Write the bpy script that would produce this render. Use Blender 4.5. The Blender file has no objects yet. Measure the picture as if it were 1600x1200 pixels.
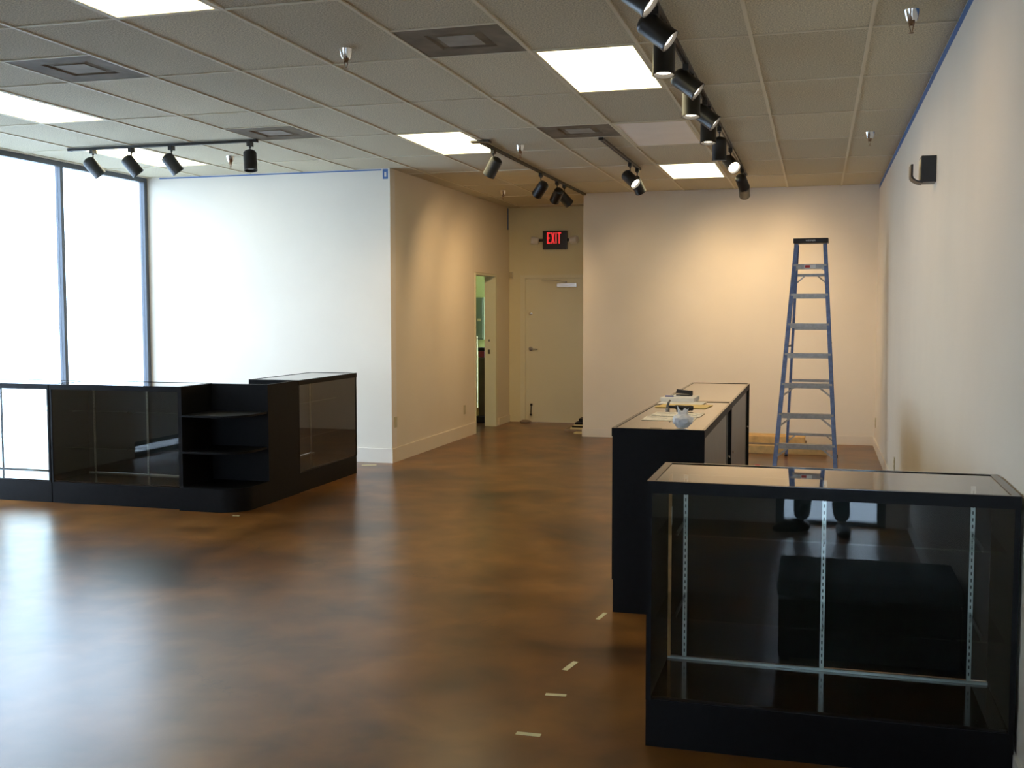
import bpy, bmesh, math, random
from mathutils import Vector, Matrix

random.seed(7)
S = bpy.context.scene
COL = S.collection
PI = math.pi

# ------------------------------------------------------------------ camera
HC = 1.576
CEIL = 3.048
cd = bpy.data.cameras.new('camera')
cam = bpy.data.objects.new('camera', cd)
COL.objects.link(cam)
cd.sensor_fit = 'HORIZONTAL'
cd.sensor_width = 36.0
cd.lens = 36.0 * 1679.8 / 1600.0
cd.clip_start = 0.02
YAW, PITCH, ROLL = 0.2769, 0.0669, -0.001
fwd = Vector((-math.sin(YAW) * math.cos(PITCH), math.cos(YAW) * math.cos(PITCH), -math.sin(PITCH)))
rgt = Vector((math.cos(YAW), math.sin(YAW), 0.0))
upv = rgt.cross(fwd)
r2 = rgt * math.cos(ROLL) + upv * math.sin(ROLL)
u2 = upv * math.cos(ROLL) - rgt * math.sin(ROLL)
m3 = Matrix((r2, u2, -fwd)).transposed()
cam.matrix_world = Matrix.Translation((0, 0, HC)) @ m3.to_4x4()
S.camera = cam

# ------------------------------------------------------------------ world / exposure
SKY = 33.0
FLUO = 8.5
SPOT = 75.0
w = bpy.data.worlds.new('sky')
S.world = w
w.use_nodes = True
bg = w.node_tree.nodes['Background']
bg.inputs[0].default_value = (0.62, 0.80, 1.0, 1)
bg.inputs[1].default_value = SKY
S.view_settings.view_transform = 'Standard'
S.view_settings.look = 'None'
S.view_settings.gamma = 1.0
S.view_settings.use_curve_mapping = False
S.view_settings.exposure = -0.85


# ------------------------------------------------------------------ materials
def mat(name, col, rough=0.5, metal=0.0, spec=0.5, var=0.0, vscale=8.0, bump=0.0, bscale=60.0,
        emit=None, estr=0.0, coat=0.0):
    m = bpy.data.materials.new(name)
    m.use_nodes = True
    nt = m.node_tree
    b = nt.nodes['Principled BSDF']
    b.inputs['Base Color'].default_value = (*col, 1)
    b.inputs['Roughness'].default_value = rough
    b.inputs['Metallic'].default_value = metal
    b.inputs['Specular IOR Level'].default_value = spec
    b.inputs['Coat Weight'].default_value = coat
    if emit:
        b.inputs['Emission Color'].default_value = (*emit, 1)
        b.inputs['Emission Strength'].default_value = estr
    if var > 0 or bump > 0:
        tc = nt.nodes.new('ShaderNodeTexCoord')
    if var > 0:
        n = nt.nodes.new('ShaderNodeTexNoise')
        n.inputs['Scale'].default_value = vscale
        n.inputs['Detail'].default_value = 5
        nt.links.new(tc.outputs['Object'], n.inputs['Vector'])
        r = nt.nodes.new('ShaderNodeValToRGB')
        r.color_ramp.elements[0].position = 0.3
        r.color_ramp.elements[1].position = 0.7
        r.color_ramp.elements[0].color = (*[c * (1 - var) for c in col], 1)
        r.color_ramp.elements[1].color = (*[min(1, c * (1 + var)) for c in col], 1)
        nt.links.new(n.outputs['Fac'], r.inputs['Fac'])
        nt.links.new(r.outputs['Color'], b.inputs['Base Color'])
    if bump > 0:
        n2 = nt.nodes.new('ShaderNodeTexNoise')
        n2.inputs['Scale'].default_value = bscale
        n2.inputs['Detail'].default_value = 3
        nt.links.new(tc.outputs['Object'], n2.inputs['Vector'])
        bp = nt.nodes.new('ShaderNodeBump')
        bp.inputs['Strength'].default_value = bump
        bp.inputs['Distance'].default_value = 0.004
        nt.links.new(n2.outputs['Fac'], bp.inputs['Height'])
        nt.links.new(bp.outputs['Normal'], b.inputs['Normal'])
    return m


def glass_mat(name, tint=(0.93, 0.97, 0.95), ior=1.5):
    m = bpy.data.materials.new(name)
    m.use_nodes = True
    nt = m.node_tree
    nt.nodes.clear()
    out = nt.nodes.new('ShaderNodeOutputMaterial')
    mix = nt.nodes.new('ShaderNodeMixShader')
    tr = nt.nodes.new('ShaderNodeBsdfTransparent')
    gl = nt.nodes.new('ShaderNodeBsdfGlossy')
    fr = nt.nodes.new('ShaderNodeFresnel')
    tr.inputs['Color'].default_value = (*tint, 1)
    gl.inputs['Roughness'].default_value = 0.015
    fr.inputs['IOR'].default_value = ior
    # a pane seen from within its own thickness must not turn into a mirror: use |cos| of the outside angle
    geo = nt.nodes.new('ShaderNodeNewGeometry')
    inv = nt.nodes.new('ShaderNodeMath')
    inv.operation = 'SUBTRACT'
    inv.inputs[0].default_value = 1.0
    nt.links.new(geo.outputs['Backfacing'], inv.inputs[1])
    mul = nt.nodes.new('ShaderNodeMath')
    mul.operation = 'MULTIPLY'
    nt.links.new(fr.outputs[0], mul.inputs[0])
    nt.links.new(inv.outputs[0], mul.inputs[1])
    dbl = nt.nodes.new('ShaderNodeMath')
    dbl.operation = 'MULTIPLY'
    dbl.inputs[1].default_value = 1.6
    dbl.use_clamp = True
    nt.links.new(mul.outputs[0], dbl.inputs[0])
    nt.links.new(dbl.outputs[0], mix.inputs[0])
    nt.links.new(tr.outputs[0], mix.inputs[1])
    nt.links.new(gl.outputs[0], mix.inputs[2])
    nt.links.new(mix.outputs[0], out.inputs[0])
    return m


def floor_mat():
    m = bpy.data.materials.new('stained_concrete')
    m.use_nodes = True
    nt = m.node_tree
    L = nt.links
    b = nt.nodes['Principled BSDF']
    tc = nt.nodes.new('ShaderNodeTexCoord')

    def noise(sc, det=6, dist=0.0, rough=0.55):
        n = nt.nodes.new('ShaderNodeTexNoise')
        n.inputs['Scale'].default_value = sc
        n.inputs['Detail'].default_value = det
        n.inputs['Distortion'].default_value = dist
        n.inputs['Roughness'].default_value = rough
        L.new(tc.outputs['Object'], n.inputs['Vector'])
        return n

    def ramp(src, stops):
        r = nt.nodes.new('ShaderNodeValToRGB')
        e = r.color_ramp.elements
        e[0].position, e[0].color = stops[0][0], (*stops[0][1], 1)
        e[1].position, e[1].color = stops[-1][0], (*stops[-1][1], 1)
        for p_, c_ in stops[1:-1]:
            k = e.new(p_)
            k.color = (*c_, 1)
        L.new(src, r.inputs['Fac'])
        return r

    n1 = noise(0.95, 3, 0.5, 0.5)
    r1 = ramp(n1.outputs['Fac'], [(0.30, (0.060, 0.026, 0.010)), (0.45, (0.180, 0.072, 0.016)),
                                   (0.60, (0.250, 0.108, 0.025)), (0.75, (0.145, 0.064, 0.018))])
    n2 = noise(3.0, 3, 0.3, 0.5)
    r2_ = ramp(n2.outputs['Fac'], [(0.28, (0.50, 0.48, 0.45)), (0.72, (1.25, 1.22, 1.18))])
    mx = nt.nodes.new('ShaderNodeMix')
    mx.data_type = 'RGBA'
    mx.blend_type = 'MULTIPLY'
    mx.inputs[0].default_value = 1.0
    L.new(r1.outputs[0], mx.inputs[6])
    L.new(r2_.outputs[0], mx.inputs[7])
    # hairline cracks
    vo = nt.nodes.new('ShaderNodeTexVoronoi')
    vo.feature = 'DISTANCE_TO_EDGE'
    vo.inputs['Scale'].default_value = 0.42
    nd = noise(2.2, 5, 0.0, 0.7)
    ad = nt.nodes.new('ShaderNodeMix')
    ad.data_type = 'RGBA'
    ad.blend_type = 'LINEAR_LIGHT'
    ad.inputs[0].default_value = 0.35
    L.new(tc.outputs['Object'], ad.inputs[6])
    L.new(nd.outputs['Color'], ad.inputs[7])
    L.new(ad.outputs[2], vo.inputs['Vector'])
    rc = ramp(vo.outputs['Distance'], [(0.0, (0.6, 0.58, 0.55)), (0.0014, (1, 1, 1))])
    gate = ramp(noise(0.5, 2).outputs['Fac'], [(0.50, (0, 0, 0)), (0.56, (1, 1, 1))])
    mc = nt.nodes.new('ShaderNodeMix')
    mc.data_type = 'RGBA'
    mc.blend_type = 'MULTIPLY'
    L.new(gate.outputs[0], mc.inputs[0])
    L.new(mx.outputs[2], mc.inputs[6])
    L.new(rc.outputs[0], mc.inputs[7])
    L.new(mc.outputs[2], b.inputs['Base Color'])
    rr = ramp(noise(1.5, 2, 0.3).outputs['Fac'], [(0.3, (0.278, 0.278, 0.278)), (0.7, (0.295, 0.295, 0.295))])
    L.new(rr.outputs[0], b.inputs['Roughness'])
    b.inputs['Specular IOR Level'].default_value = 0.5
    bp = nt.nodes.new('ShaderNodeBump')
    bp.inputs['Strength'].default_value = 0.006
    bp.inputs['Distance'].default_value = 0.01
    L.new(noise(7.0, 4).outputs['Fac'], bp.inputs['Height'])
    L.new(bp.outputs['Normal'], b.inputs['Normal'])
    return m


def tile_mat():
    m = mat('acoustic_tile', (0.66, 0.60, 0.44), 0.85, spec=0.2, bump=0.35, bscale=90)
    nt = m.node_tree
    b = nt.nodes['Principled BSDF']
    tc = nt.nodes.new('ShaderNodeTexCoord')
    oi = nt.nodes.new('ShaderNodeObjectInfo')
    n = nt.nodes.new('ShaderNodeTexNoise')
    n.inputs['Scale'].default_value = 120
    n.inputs['Detail'].default_value = 3
    nt.links.new(tc.outputs['Object'], n.inputs['Vector'])
    n2 = nt.nodes.new('ShaderNodeTexNoise')
    n2.inputs['Scale'].default_value = 2.0
    nt.links.new(tc.outputs['Object'], n2.inputs['Vector'])
    mr = nt.nodes.new('ShaderNodeMapRange')
    mr.inputs['From Min'].default_value = 0.3
    mr.inputs['From Max'].default_value = 0.7
    mr.inputs['To Min'].default_value = 0.55
    mr.inputs['To Max'].default_value = 1.25
    nt.links.new(n.outputs['Fac'], mr.inputs['Value'])
    mr2 = nt.nodes.new('ShaderNodeMapRange')
    mr2.inputs['To Min'].default_value = 0.90
    mr2.inputs['To Max'].default_value = 1.08
    nt.links.new(oi.outputs['Random'], mr2.inputs['Value'])
    mm = nt.nodes.new('ShaderNodeMath')
    mm.operation = 'MULTIPLY'
    nt.links.new(mr.outputs[0], mm.inputs[0])
    nt.links.new(mr2.outputs[0], mm.inputs[1])
    hs = nt.nodes.new('ShaderNodeHueSaturation')
    hs.inputs['Color'].default_value = (0.66, 0.60, 0.44, 1)
    nt.links.new(mm.outputs[0], hs.inputs['Value'])
    nt.links.new(hs.outputs[0], b.inputs['Base Color'])
    return m


def print_mat():
    m = mat('printed_paper', (0.86, 0.81, 0.70), 0.8)
    nt = m.node_tree
    b = nt.nodes['Principled BSDF']
    tc = nt.nodes.new('ShaderNodeTexCoord')
    sp = nt.nodes.new('ShaderNodeSeparateXYZ')
    nt.links.new(tc.outputs['Object'], sp.inputs[0])
    wv = nt.nodes.new('ShaderNodeMath')
    wv.operation = 'SINE'
    ml = nt.nodes.new('ShaderNodeMath')
    ml.operation = 'MULTIPLY'
    ml.inputs[1].default_value = 90.0
    nt.links.new(sp.outputs['Y'], ml.inputs[0])
    nt.links.new(ml.outputs[0], wv.inputs[0])
    n = nt.nodes.new('ShaderNodeTexNoise')
    n.inputs['Scale'].default_value = 24
    nt.links.new(tc.outputs['Object'], n.inputs['Vector'])
    a = nt.nodes.new('ShaderNodeMath')
    a.operation = 'GREATER_THAN'
    a.inputs[1].default_value = 0.80
    nt.links.new(wv.outputs[0], a.inputs[0])
    c = nt.nodes.new('ShaderNodeMath')
    c.operation = 'GREATER_THAN'
    c.inputs[1].default_value = 0.47
    nt.links.new(n.outputs['Fac'], c.inputs[0])
    d = nt.nodes.new('ShaderNodeMath')
    d.operation = 'MULTIPLY'
    nt.links.new(a.outputs[0], d.inputs[0])
    nt.links.new(c.outputs[0], d.inputs[1])
    mx = nt.nodes.new('ShaderNodeMix')
    mx.data_type = 'RGBA'
    mx.inputs[6].default_value = (0.86, 0.81, 0.70, 1)
    mx.inputs[7].default_value = (0.22, 0.19, 0.18, 1)
    nt.links.new(d.outputs[0], mx.inputs[0])
    nt.links.new(mx.outputs[2], b.inputs['Base Color'])
    return m


M = {
    'wall': mat('painted_plaster', (0.80, 0.745, 0.65), 0.62, spec=0.35, var=0.025, vscale=1.5, bump=0.12, bscale=140),
    'wall_cream': mat('cream_plaster', (0.76, 0.69, 0.44), 0.6, spec=0.35, var=0.03, vscale=1.5, bump=0.12, bscale=140),
    'wall_tan': mat('warm_plaster', (0.79, 0.70, 0.54), 0.6, spec=0.35, var=0.025, vscale=1.5, bump=0.12, bscale=140),
    'wall_greenlit': mat('greenlit_plaster', (0.55, 0.60, 0.25), 0.7, var=0.04, vscale=2),  # the store room's green light is put into this wall colour
    'base': mat('baseboard_paint', (0.79, 0.735, 0.65), 0.5, var=0.03, vscale=3),
    'floor': floor_mat(),
    'tile': tile_mat(),
    'tee': mat('grid_tee_metal', (0.71, 0.65, 0.49), 0.55, spec=0.3),
    'frame': mat('window_frame_metal', (0.10, 0.115, 0.14), 0.4, metal=0.3),
    'glass': glass_mat('case_glass'),
    'winglass': glass_mat('tinted_window_glass', (0.68, 0.68, 0.68)),
    'doorglass': glass_mat('door_glass', (0.97, 0.98, 0.98)),
    'black': mat('black_laminate', (0.005, 0.005, 0.006), 0.5, spec=0.16, var=0.25, vscale=30),
    'blackgloss': mat('black_gloss_laminate', (0.012, 0.012, 0.013), 0.12, spec=0.5),
    'blackmetal': mat('black_painted_metal', (0.012, 0.012, 0.012), 0.38, spec=0.5),
    'reflectdoor': mat('reflection_tinted_acrylic', (0.17, 0.15, 0.12), 0.35, var=0.08, vscale=14),  # glossy black doors; the wall's tan reflection is put into their colour
    'alu': mat('aluminium', (0.62, 0.62, 0.62), 0.32, metal=0.9),
    'chrome': mat('chrome', (0.75, 0.73, 0.70), 0.12, metal=1.0),
    'brass': mat('sprinkler_bronze', (0.25, 0.15, 0.08), 0.35, metal=0.8),
    'wood': mat('raw_wood', (0.50, 0.24, 0.08), 0.6, var=0.2, vscale=20),
    'plank': mat('pine_board', (0.62, 0.40, 0.16), 0.65, var=0.18, vscale=12),
    'grey_and_shade': mat('grey_board_and_shadow', (0.28, 0.22, 0.17), 0.7, var=0.2, vscale=12),  # real grey for boards and rag, plus the painted shadow under one board
    'diffuser': mat('lit_acrylic', (0.9, 0.9, 0.85), 0.5, emit=(1.0, 0.87, 0.50), estr=FLUO),
    'diffuser_off': mat('unlit_acrylic', (0.92, 0.90, 0.86), 0.4, var=0.03, vscale=5),
    'diffuser_tan': mat('aged_acrylic', (0.66, 0.56, 0.36), 0.45, var=0.05, vscale=5),
    'vent': mat('vent_metal', (0.20, 0.165, 0.115), 0.8, spec=0.2, var=0.22, vscale=6),
    'vent_in': mat('vent_inner_metal', (0.36, 0.33, 0.275), 0.8, spec=0.2, var=0.12, vscale=8),
    'bulb': mat('lamp_lens', (0.9, 0.85, 0.75), 0.2, emit=(1.0, 0.86, 0.66), estr=14.0),
    'bulb_off': mat('lamp_lens_dark', (0.10, 0.10, 0.10), 0.15),
    'bronze': mat('track_bronze', (0.035, 0.028, 0.022), 0.35, spec=0.5),
    'blue': mat('blue_fibreglass', (0.14, 0.20, 0.37), 0.45, var=0.25, vscale=22),
    'step': mat('worn_aluminium', (0.44, 0.43, 0.42), 0.42, metal=0.5, var=0.12, vscale=30),
    'tapeblue': mat('blue_masking_tape', (0.06, 0.15, 0.38), 0.6, var=0.1, vscale=20),
    'tapecream': mat('masking_tape', (0.72, 0.64, 0.36), 0.65, var=0.06, vscale=40),
    'paper': mat('white_paper', (0.82, 0.79, 0.74), 0.8, var=0.02, vscale=20),
    'print': print_mat(),
    'manila': mat('manila_paper', (0.78, 0.56, 0.20), 0.7, var=0.05, vscale=15),
    'pen': mat('blue_pen_plastic', (0.03, 0.05, 0.28), 0.3),
    'rubber': mat('black_rubber', (0.015, 0.012, 0.012), 0.5),
    'steel': mat('dull_steel', (0.30, 0.28, 0.26), 0.35, metal=0.85),
    'plastic': mat('white_plastic_film', (0.80, 0.81, 0.84), 0.3, spec=0.6, bump=0.4, bscale=40),
    'red': mat('red_lettering', (0.6, 0.02, 0.02), 0.4, emit=(1.0, 0.045, 0.05), estr=1.3),
    'redprint': mat('red_print', (0.45, 0.03, 0.03), 0.5),
    'white': mat('white_print', (0.8, 0.8, 0.78), 0.5),
    'redplastic': mat('red_plastic', (0.45, 0.05, 0.07), 0.35),
    'cream_plastic': mat('cream_plastic', (0.70, 0.66, 0.46), 0.4),
    'almond': mat('almond_plastic', (0.52, 0.46, 0.30), 0.4),
    'greenmetal': mat('grey_green_enamel', (0.20, 0.25, 0.17), 0.45, var=0.06, vscale=4),
    'brownbox': mat('brown_board', (0.13, 0.09, 0.05), 0.6, var=0.15, vscale=6),
    'door': mat('painted_door', (0.77, 0.73, 0.53), 0.5, spec=0.4, var=0.02, vscale=2),
    'pavement': mat('pavement_concrete', (0.68, 0.71, 0.75), 0.85, var=0.1, vscale=2),
    'dullstd': mat('dull_dark_metal', (0.16, 0.14, 0.11), 0.5, metal=0.5),
    'slot': mat('slot_shadow_black', (0.01, 0.01, 0.01), 0.7),
}


# ------------------------------------------------------------------ mesh helpers
def box(bm, x0, x1, y0, y1, z0, z1):
    v = [bm.verts.new((x, y, z)) for z in (z0, z1) for y in (y0, y1) for x in (x0, x1)]
    for f in ((0, 2, 3, 1), (4, 5, 7, 6), (0, 1, 5, 4), (2, 6, 7, 3), (0, 4, 6, 2), (1, 3, 7, 5)):
        bm.faces.new([v[i] for i in f])
    return v


def basis(d):
    d = d.normalized()
    a = Vector((0, 0, 1)) if abs(d.z) < 0.9 else Vector((1, 0, 0))
    x = a.cross(d).normalized()
    return x, d.cross(x), d


def lathe(bm, prof, origin=(0, 0, 0), axis=(0, 0, 1), seg=20, cap=True):
    """prof: list of (radius, height along axis)."""
    o = Vector(origin)
    x, y, d = basis(Vector(axis))
    rings = []
    for r, h in prof:
        if r < 1e-6:
            rings.append([bm.verts.new(o + d * h)])
        else:
            rings.append([bm.verts.new(o + d * h + (x * math.cos(2 * PI * i / seg) + y * math.sin(2 * PI * i / seg)) * r)
                          for i in range(seg)])
    for a, b in zip(rings, rings[1:]):
        for i in range(seg):
            j = (i + 1) % seg
            if len(a) == 1 and len(b) == 1:
                continue
            if len(a) == 1:
                bm.faces.new((a[0], b[j], b[i]))
            elif len(b) == 1:
                bm.faces.new((a[i], a[j], b[0]))
            else:
                bm.faces.new((a[i], a[j], b[j], b[i]))
    if cap:
        if len(rings[0]) > 2:
            bm.faces.new(list(reversed(rings[0])))
        if len(rings[-1]) > 2:
            bm.faces.new(rings[-1])


def rod(bm, p0, p1, r, r1=None, seg=10):
    p0, p1 = Vector(p0), Vector(p1)
    d = p1 - p0
    lathe(bm, [(r, 0), (r if r1 is None else r1, d.length)], p0, d, seg)


def bar(bm, p0, p1, wx, wy, side=(1, 0, 0)):
    """rectangular bar between two points; wx along 'side', wy across."""
    p0, p1 = Vector(p0), Vector(p1)
    d = (p1 - p0).normalized()
    s = Vector(side)
    s = (s - d * s.dot(d)).normalized()
    t = d.cross(s)
    vs = []
    for p in (p0, p1):
        for a, b in ((-1, -1), (1, -1), (1, 1), (-1, 1)):
            vs.append(bm.verts.new(p + s * (a * wx / 2) + t * (b * wy / 2)))
    for f in ((3, 2, 1, 0), (4, 5, 6, 7), (0, 1, 5, 4), (1, 2, 6, 5), (2, 3, 7, 6), (3, 0, 4, 7)):
        bm.faces.new([vs[i] for i in f])


def prism(bm, pts, z0, z1):
    a = [bm.verts.new((x, y, z0)) for x, y in pts]
    b = [bm.verts.new((x, y, z1)) for x, y in pts]
    n = len(pts)
    bm.faces.new(list(reversed(a)))
    bm.faces.new(b)
    for i in range(n):
        j = (i + 1) % n
        bm.faces.new((a[i], a[j], b[j], b[i]))


def rootloc(p):
    v = Vector((0, 0, 0))
    while p is not None:
        v += p.location
        p = p.parent
    return v


def obj(name, bm, m, parent=None, local=False, smooth=False, bevel=0.0, bseg=2):
    """link a bmesh as ONE mesh object; coordinates are world ones unless local."""
    if bevel > 0:
        bmesh.ops.bevel(bm, geom=list(bm.edges), offset=bevel, segments=bseg, affect='EDGES', profile=0.7)
    bmesh.ops.recalc_face_normals(bm, faces=bm.faces)
    if parent is not None and not local:
        o = rootloc(parent)
        for v in bm.verts:
            v.co -= o
    me = bpy.data.meshes.new(name)
    bm.to_mesh(me)
    bm.free()
    me.materials.append(M[m] if isinstance(m, str) else m)
    if smooth:
        for p in me.polygons:
            p.use_smooth = True
        me.set_sharp_from_angle(angle=math.radians(35))
    ob = bpy.data.objects.new(name, me)
    COL.objects.link(ob)
    if parent is not None:
        ob.parent = parent
    return ob


def bx(name, m, parent, x0, x1, y0, y1, z0, z1, bevel=0.0, local=False):
    bm = bmesh.new()
    box(bm, min(x0, x1), max(x0, x1), min(y0, y1), max(y0, y1), min(z0, z1), max(z0, z1))
    return obj(name, bm, m, parent, local, bevel=bevel)


def tag(o, label, cat, group=None):
    o['label'] = label
    o['category'] = cat
    if group:
        o['group'] = group
    return o


def thing(name, label, cat, loc, group=None, rz=0.0):
    o = bpy.data.objects.new(name, None)
    o.empty_display_size = 0.05
    COL.objects.link(o)
    o.location = loc
    o.rotation_euler = (0, 0, rz)
    return tag(o, label, cat, group)


def struct(o):
    o['kind'] = 'structure'
    return o


def sbox(name, m, *a, parent=None, bevel=0.0):
    o = bx(name, m, parent, *a, bevel=bevel)
    if parent is None:
        struct(o)
    return o


def origin_to(ob, x, y, z):
    d = Vector((x, y, z)) - ob.location
    ob.data.transform(Matrix.Translation(-d))
    ob.location = ob.location + d
    return ob


# ------------------------------------------------------------------ the room
XR, XL = 0.66, -7.12          # right wall face, glazed left wall
YF, YB = -0.58, 13.285        # storefront behind the viewer, far wall
YW = 10.40                    # white partition face
XC = -4.26                    # corridor wall face
XA = -2.845                   # alcove side
YE = 14.85                    # exit wall face

sbox('floor', 'floor', XL - 0.1, XR + 0.15, YF - 0.1, 15.4, -0.1, 0.0)
sbox('ground', 'pavement', -60, 60, -60, 60, -0.3, -0.12)
sbox('wall_right', 'wall', XR, XR + 0.15, YF, 15.4, 0, CEIL + 0.1)
sbox('wall_far', 'wall', XA, XR, YB, YB + 0.12, 0, CEIL + 0.1)
sbox('wall_alcove', 'wall', XA, XA + 0.12, YB + 0.12, YE, 0, CEIL + 0.1)
sbox('wall_partition', 'wall', XL - 0.12, XC, YW, YW + 0.14, 0, CEIL + 0.1)
# corridor wall with the side door opening (y 13.23..14.21, z < 2.09)
bm = bmesh.new()
box(bm, XC - 0.14, XC, YW + 0.14, 13.23, 0, CEIL + 0.1)
box(bm, XC - 0.14, XC, 14.21, YE, 0, CEIL + 0.1)
box(bm, XC - 0.14, XC, 13.23, 14.21, 2.09, CEIL + 0.1)
struct(obj('wall_corridor', bm, 'wall_tan'))
# exit wall with door opening x -4.05..-3.13
bm = bmesh.new()
box(bm, XC, -4.05, YE, YE + 0.14, 0, CEIL + 0.1)
box(bm, -3.13, XR, YE, YE + 0.14, 0, CEIL + 0.1)
box(bm, -4.05, -3.13, YE, YE + 0.14, 2.075, CEIL + 0.1)
struct(obj('wall_exit', bm, 'wall_cream'))
# store room behind the side door
sbox('wall_storeroom', 'wall_greenlit', -6.4, XC - 0.14, 15.2, 15.3, 0, CEIL)
sbox('wall_storeroom_side', 'wall_greenlit', -6.5, -6.4, YW + 0.14, 15.3, 0, CEIL)
sbox('ceiling_storeroom', 'wall', -6.5, XC - 0.14, YW + 0.14, 15.3, CEIL, CEIL + 0.06)
# left wall: solid up to y=6.3, glazed beyond
bm = bmesh.new()
box(bm, XL - 0.12, XL, YF, 2.9, 0, CEIL + 0.1)
box(bm, XL - 0.12, XL, 2.9, 4.9, 0.17, CEIL + 0.1)
box(bm, XL - 0.12, XL, 4.9, 6.30, 0, CEIL + 0.1)
box(bm, XL - 0.12, XL, 6.30, YW + 0.14, CEIL - 0.004, CEIL + 0.1)
struct(obj('wall_left', bm, 'wall'))
# storefront behind the viewer with a glass door beside the right wall
bm = bmesh.new()
box(bm, XL, -0.28, YF - 0.12, YF, 0, 0.45)
box(bm, XL, -4.192, YF - 0.12, YF, 2.05, CEIL + 0.1)
box(bm, -4.192, -0.28, YF - 0.12, YF, 0.45, CEIL + 0.1)
box(bm, XL, -6.80, YF - 0.12, YF, 0.45, 2.05)
box(bm, -0.28, XR, YF - 0.12, YF, 2.35, CEIL + 0.1)
box(bm, 0.50, XR, YF - 0.12, YF, 0, 2.35)
struct(obj('wall_front', bm, 'wall'))
sbox('ceiling_slab', 'wall', XL - 0.12, XR + 0.15, YF - 0.12, 15.4, CEIL + 0.1, CEIL + 0.2)

# baseboards
BBH, BBT = 0.105, 0.012
sbox('baseboard_right', 'base', XR - BBT, XR, YF, YB - BBT, 0, BBH)
sbox('baseboard_far', 'base', XA, XR - BBT, YB - BBT, YB, 0, BBH)
sbox('baseboard_partition', 'base', XL + 0.1, XC, YW - BBT, YW, 0, 0.15)
bm = bmesh.new()
box(bm, XC, XC + BBT, YW - BBT, 13.23, 0, 0.15)
struct(obj('baseboard_corridor', bm, 'wall_tan'))
sbox('baseboard_corridor_end', 'wall_tan', XC, XC + BBT, 14.30, YE, 0, 0.10)
sbox('baseboard_alcove', 'base', XA - BBT, XA, YB, YE, 0, 0.10)

# windows on the left
def window(name, y0, y1, z0=0.0, z1=CEIL - 0.004):
    fw = 0.022
    bm = bmesh.new()
    box(bm, XL - 0.07, XL - 0.01, y0, y0 + fw, z0, z1)
    box(bm, XL - 0.07, XL - 0.01, y1 - fw, y1, z0, z1)
    box(bm, XL - 0.07, XL - 0.01, y0 + fw, y1 - fw, z1 - 0.05, z1)
    box(bm, XL - 0.07, XL - 0.01, y0 + fw, y1 - fw, z0, z0 + 0.05)
    f = struct(obj(name, bm, 'frame'))
    bx('pane', 'winglass', f, XL - 0.045, XL - 0.037, y0 + fw, y1 - fw, z0 + 0.05, z1 - 0.05)
    return f


for i, (a, b) in enumerate(((6.30, 7.68), (7.68, 9.005), (9.005, 10.365))):
    window('window_%d' % (i + 1), a, b)
sbox('trim_1', 'frame', XL - 0.07, XL - 0.01, 10.365, YW, 0, CEIL - 0.004)
window('window_4', 2.9, 4.9, 0.0, 0.17)
# glass entrance door behind the viewer
bm = bmesh.new()
for a in ((-0.28, -0.22, 0, 2.35), (0.44, 0.50, 0, 2.35), (-0.22, 0.44, 2.27, 2.35), (-0.22, 0.44, 0.0, 0.03)):
    box(bm, a[0], a[1], YF - 0.1, YF - 0.02, a[2], a[3])
d1 = struct(obj('door_3', bm, 'frame'))
for i in range(2):
    xa, xb = -6.80 + i * 1.304, -6.80 + (i + 1) * 1.304
    fb = bmesh.new()
    for q in ((xa, xa + 0.03, 0.45, 2.05), (xb - 0.03, xb, 0.45, 2.05), (xa + 0.03, xb - 0.03, 0.45, 0.50), (xa + 0.03, xb - 0.03, 2.00, 2.05)):
        box(fb, q[0], q[1], YF - 0.1, YF - 0.02, q[2], q[3])
    fo = struct(obj('window_%d' % (i + 5), fb, 'frame'))
    bx('pane', 'winglass', fo, xa + 0.03, xb - 0.03, YF - 0.065, YF - 0.057, 0.50, 2.00)
bx('pane', 'doorglass', d1, -0.22, 0.44, YF - 0.065, YF - 0.057, 0.03, 2.27)

# ------------------------------------------------------------------ suspended ceiling
GX, GY, GW, GL = -3.4212, 4.7601, 0.6096, 1.2192
ceiling = struct(obj('ceiling', bmesh.new(), 'tee'))
bm = bmesh.new()
box(bm, XL, XR, YF, YW, CEIL + 0.03, CEIL + 0.04)
box(bm, XC, XR, YW, YB, CEIL + 0.03, CEIL + 0.04)
box(bm, XC, XA, YB, YE, CEIL + 0.03, CEIL + 0.04)
bm.to_mesh(ceiling.data)
bm.free()
LIGHTS = {(0, -1): 'on', (3, 1): 'on', (-4, 1): 'on', (-5, 3): 'on', (0, 3): 'on', (3, 5): 'on',
          (3, 3): 'off', (0, 5): 'tan', (0, 7): 'tan'}
VENTS = {(-2, 0): 1, (2, 0): 1, (-2, 2): 1, (2, 3): 0}     # value: which half of the cell (0 near, 1 far)
tile_me = {}


def add_tile(x0, x1, y0, y1):
    key = (round(x1 - x0, 3), round(y1 - y0, 3))
    if key not in tile_me:
        bm = bmesh.new()
        g = 0.003
        box(bm, g, key[0] - g, g, key[1] - g, 0.0, 0.012)
        bmesh.ops.recalc_face_normals(bm, faces=bm.faces)
        me = bpy.data.meshes.new('ceiling_tile')
        bm.to_mesh(me)
        bm.free()
        me.materials.append(M['tile'])
        tile_me[key] = me
    o = bpy.data.objects.new('ceiling_tile', tile_me[key])
    COL.objects.link(o)
    o.location = (x0, y0, CEIL + 0.004)
    o.parent = ceiling


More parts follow.
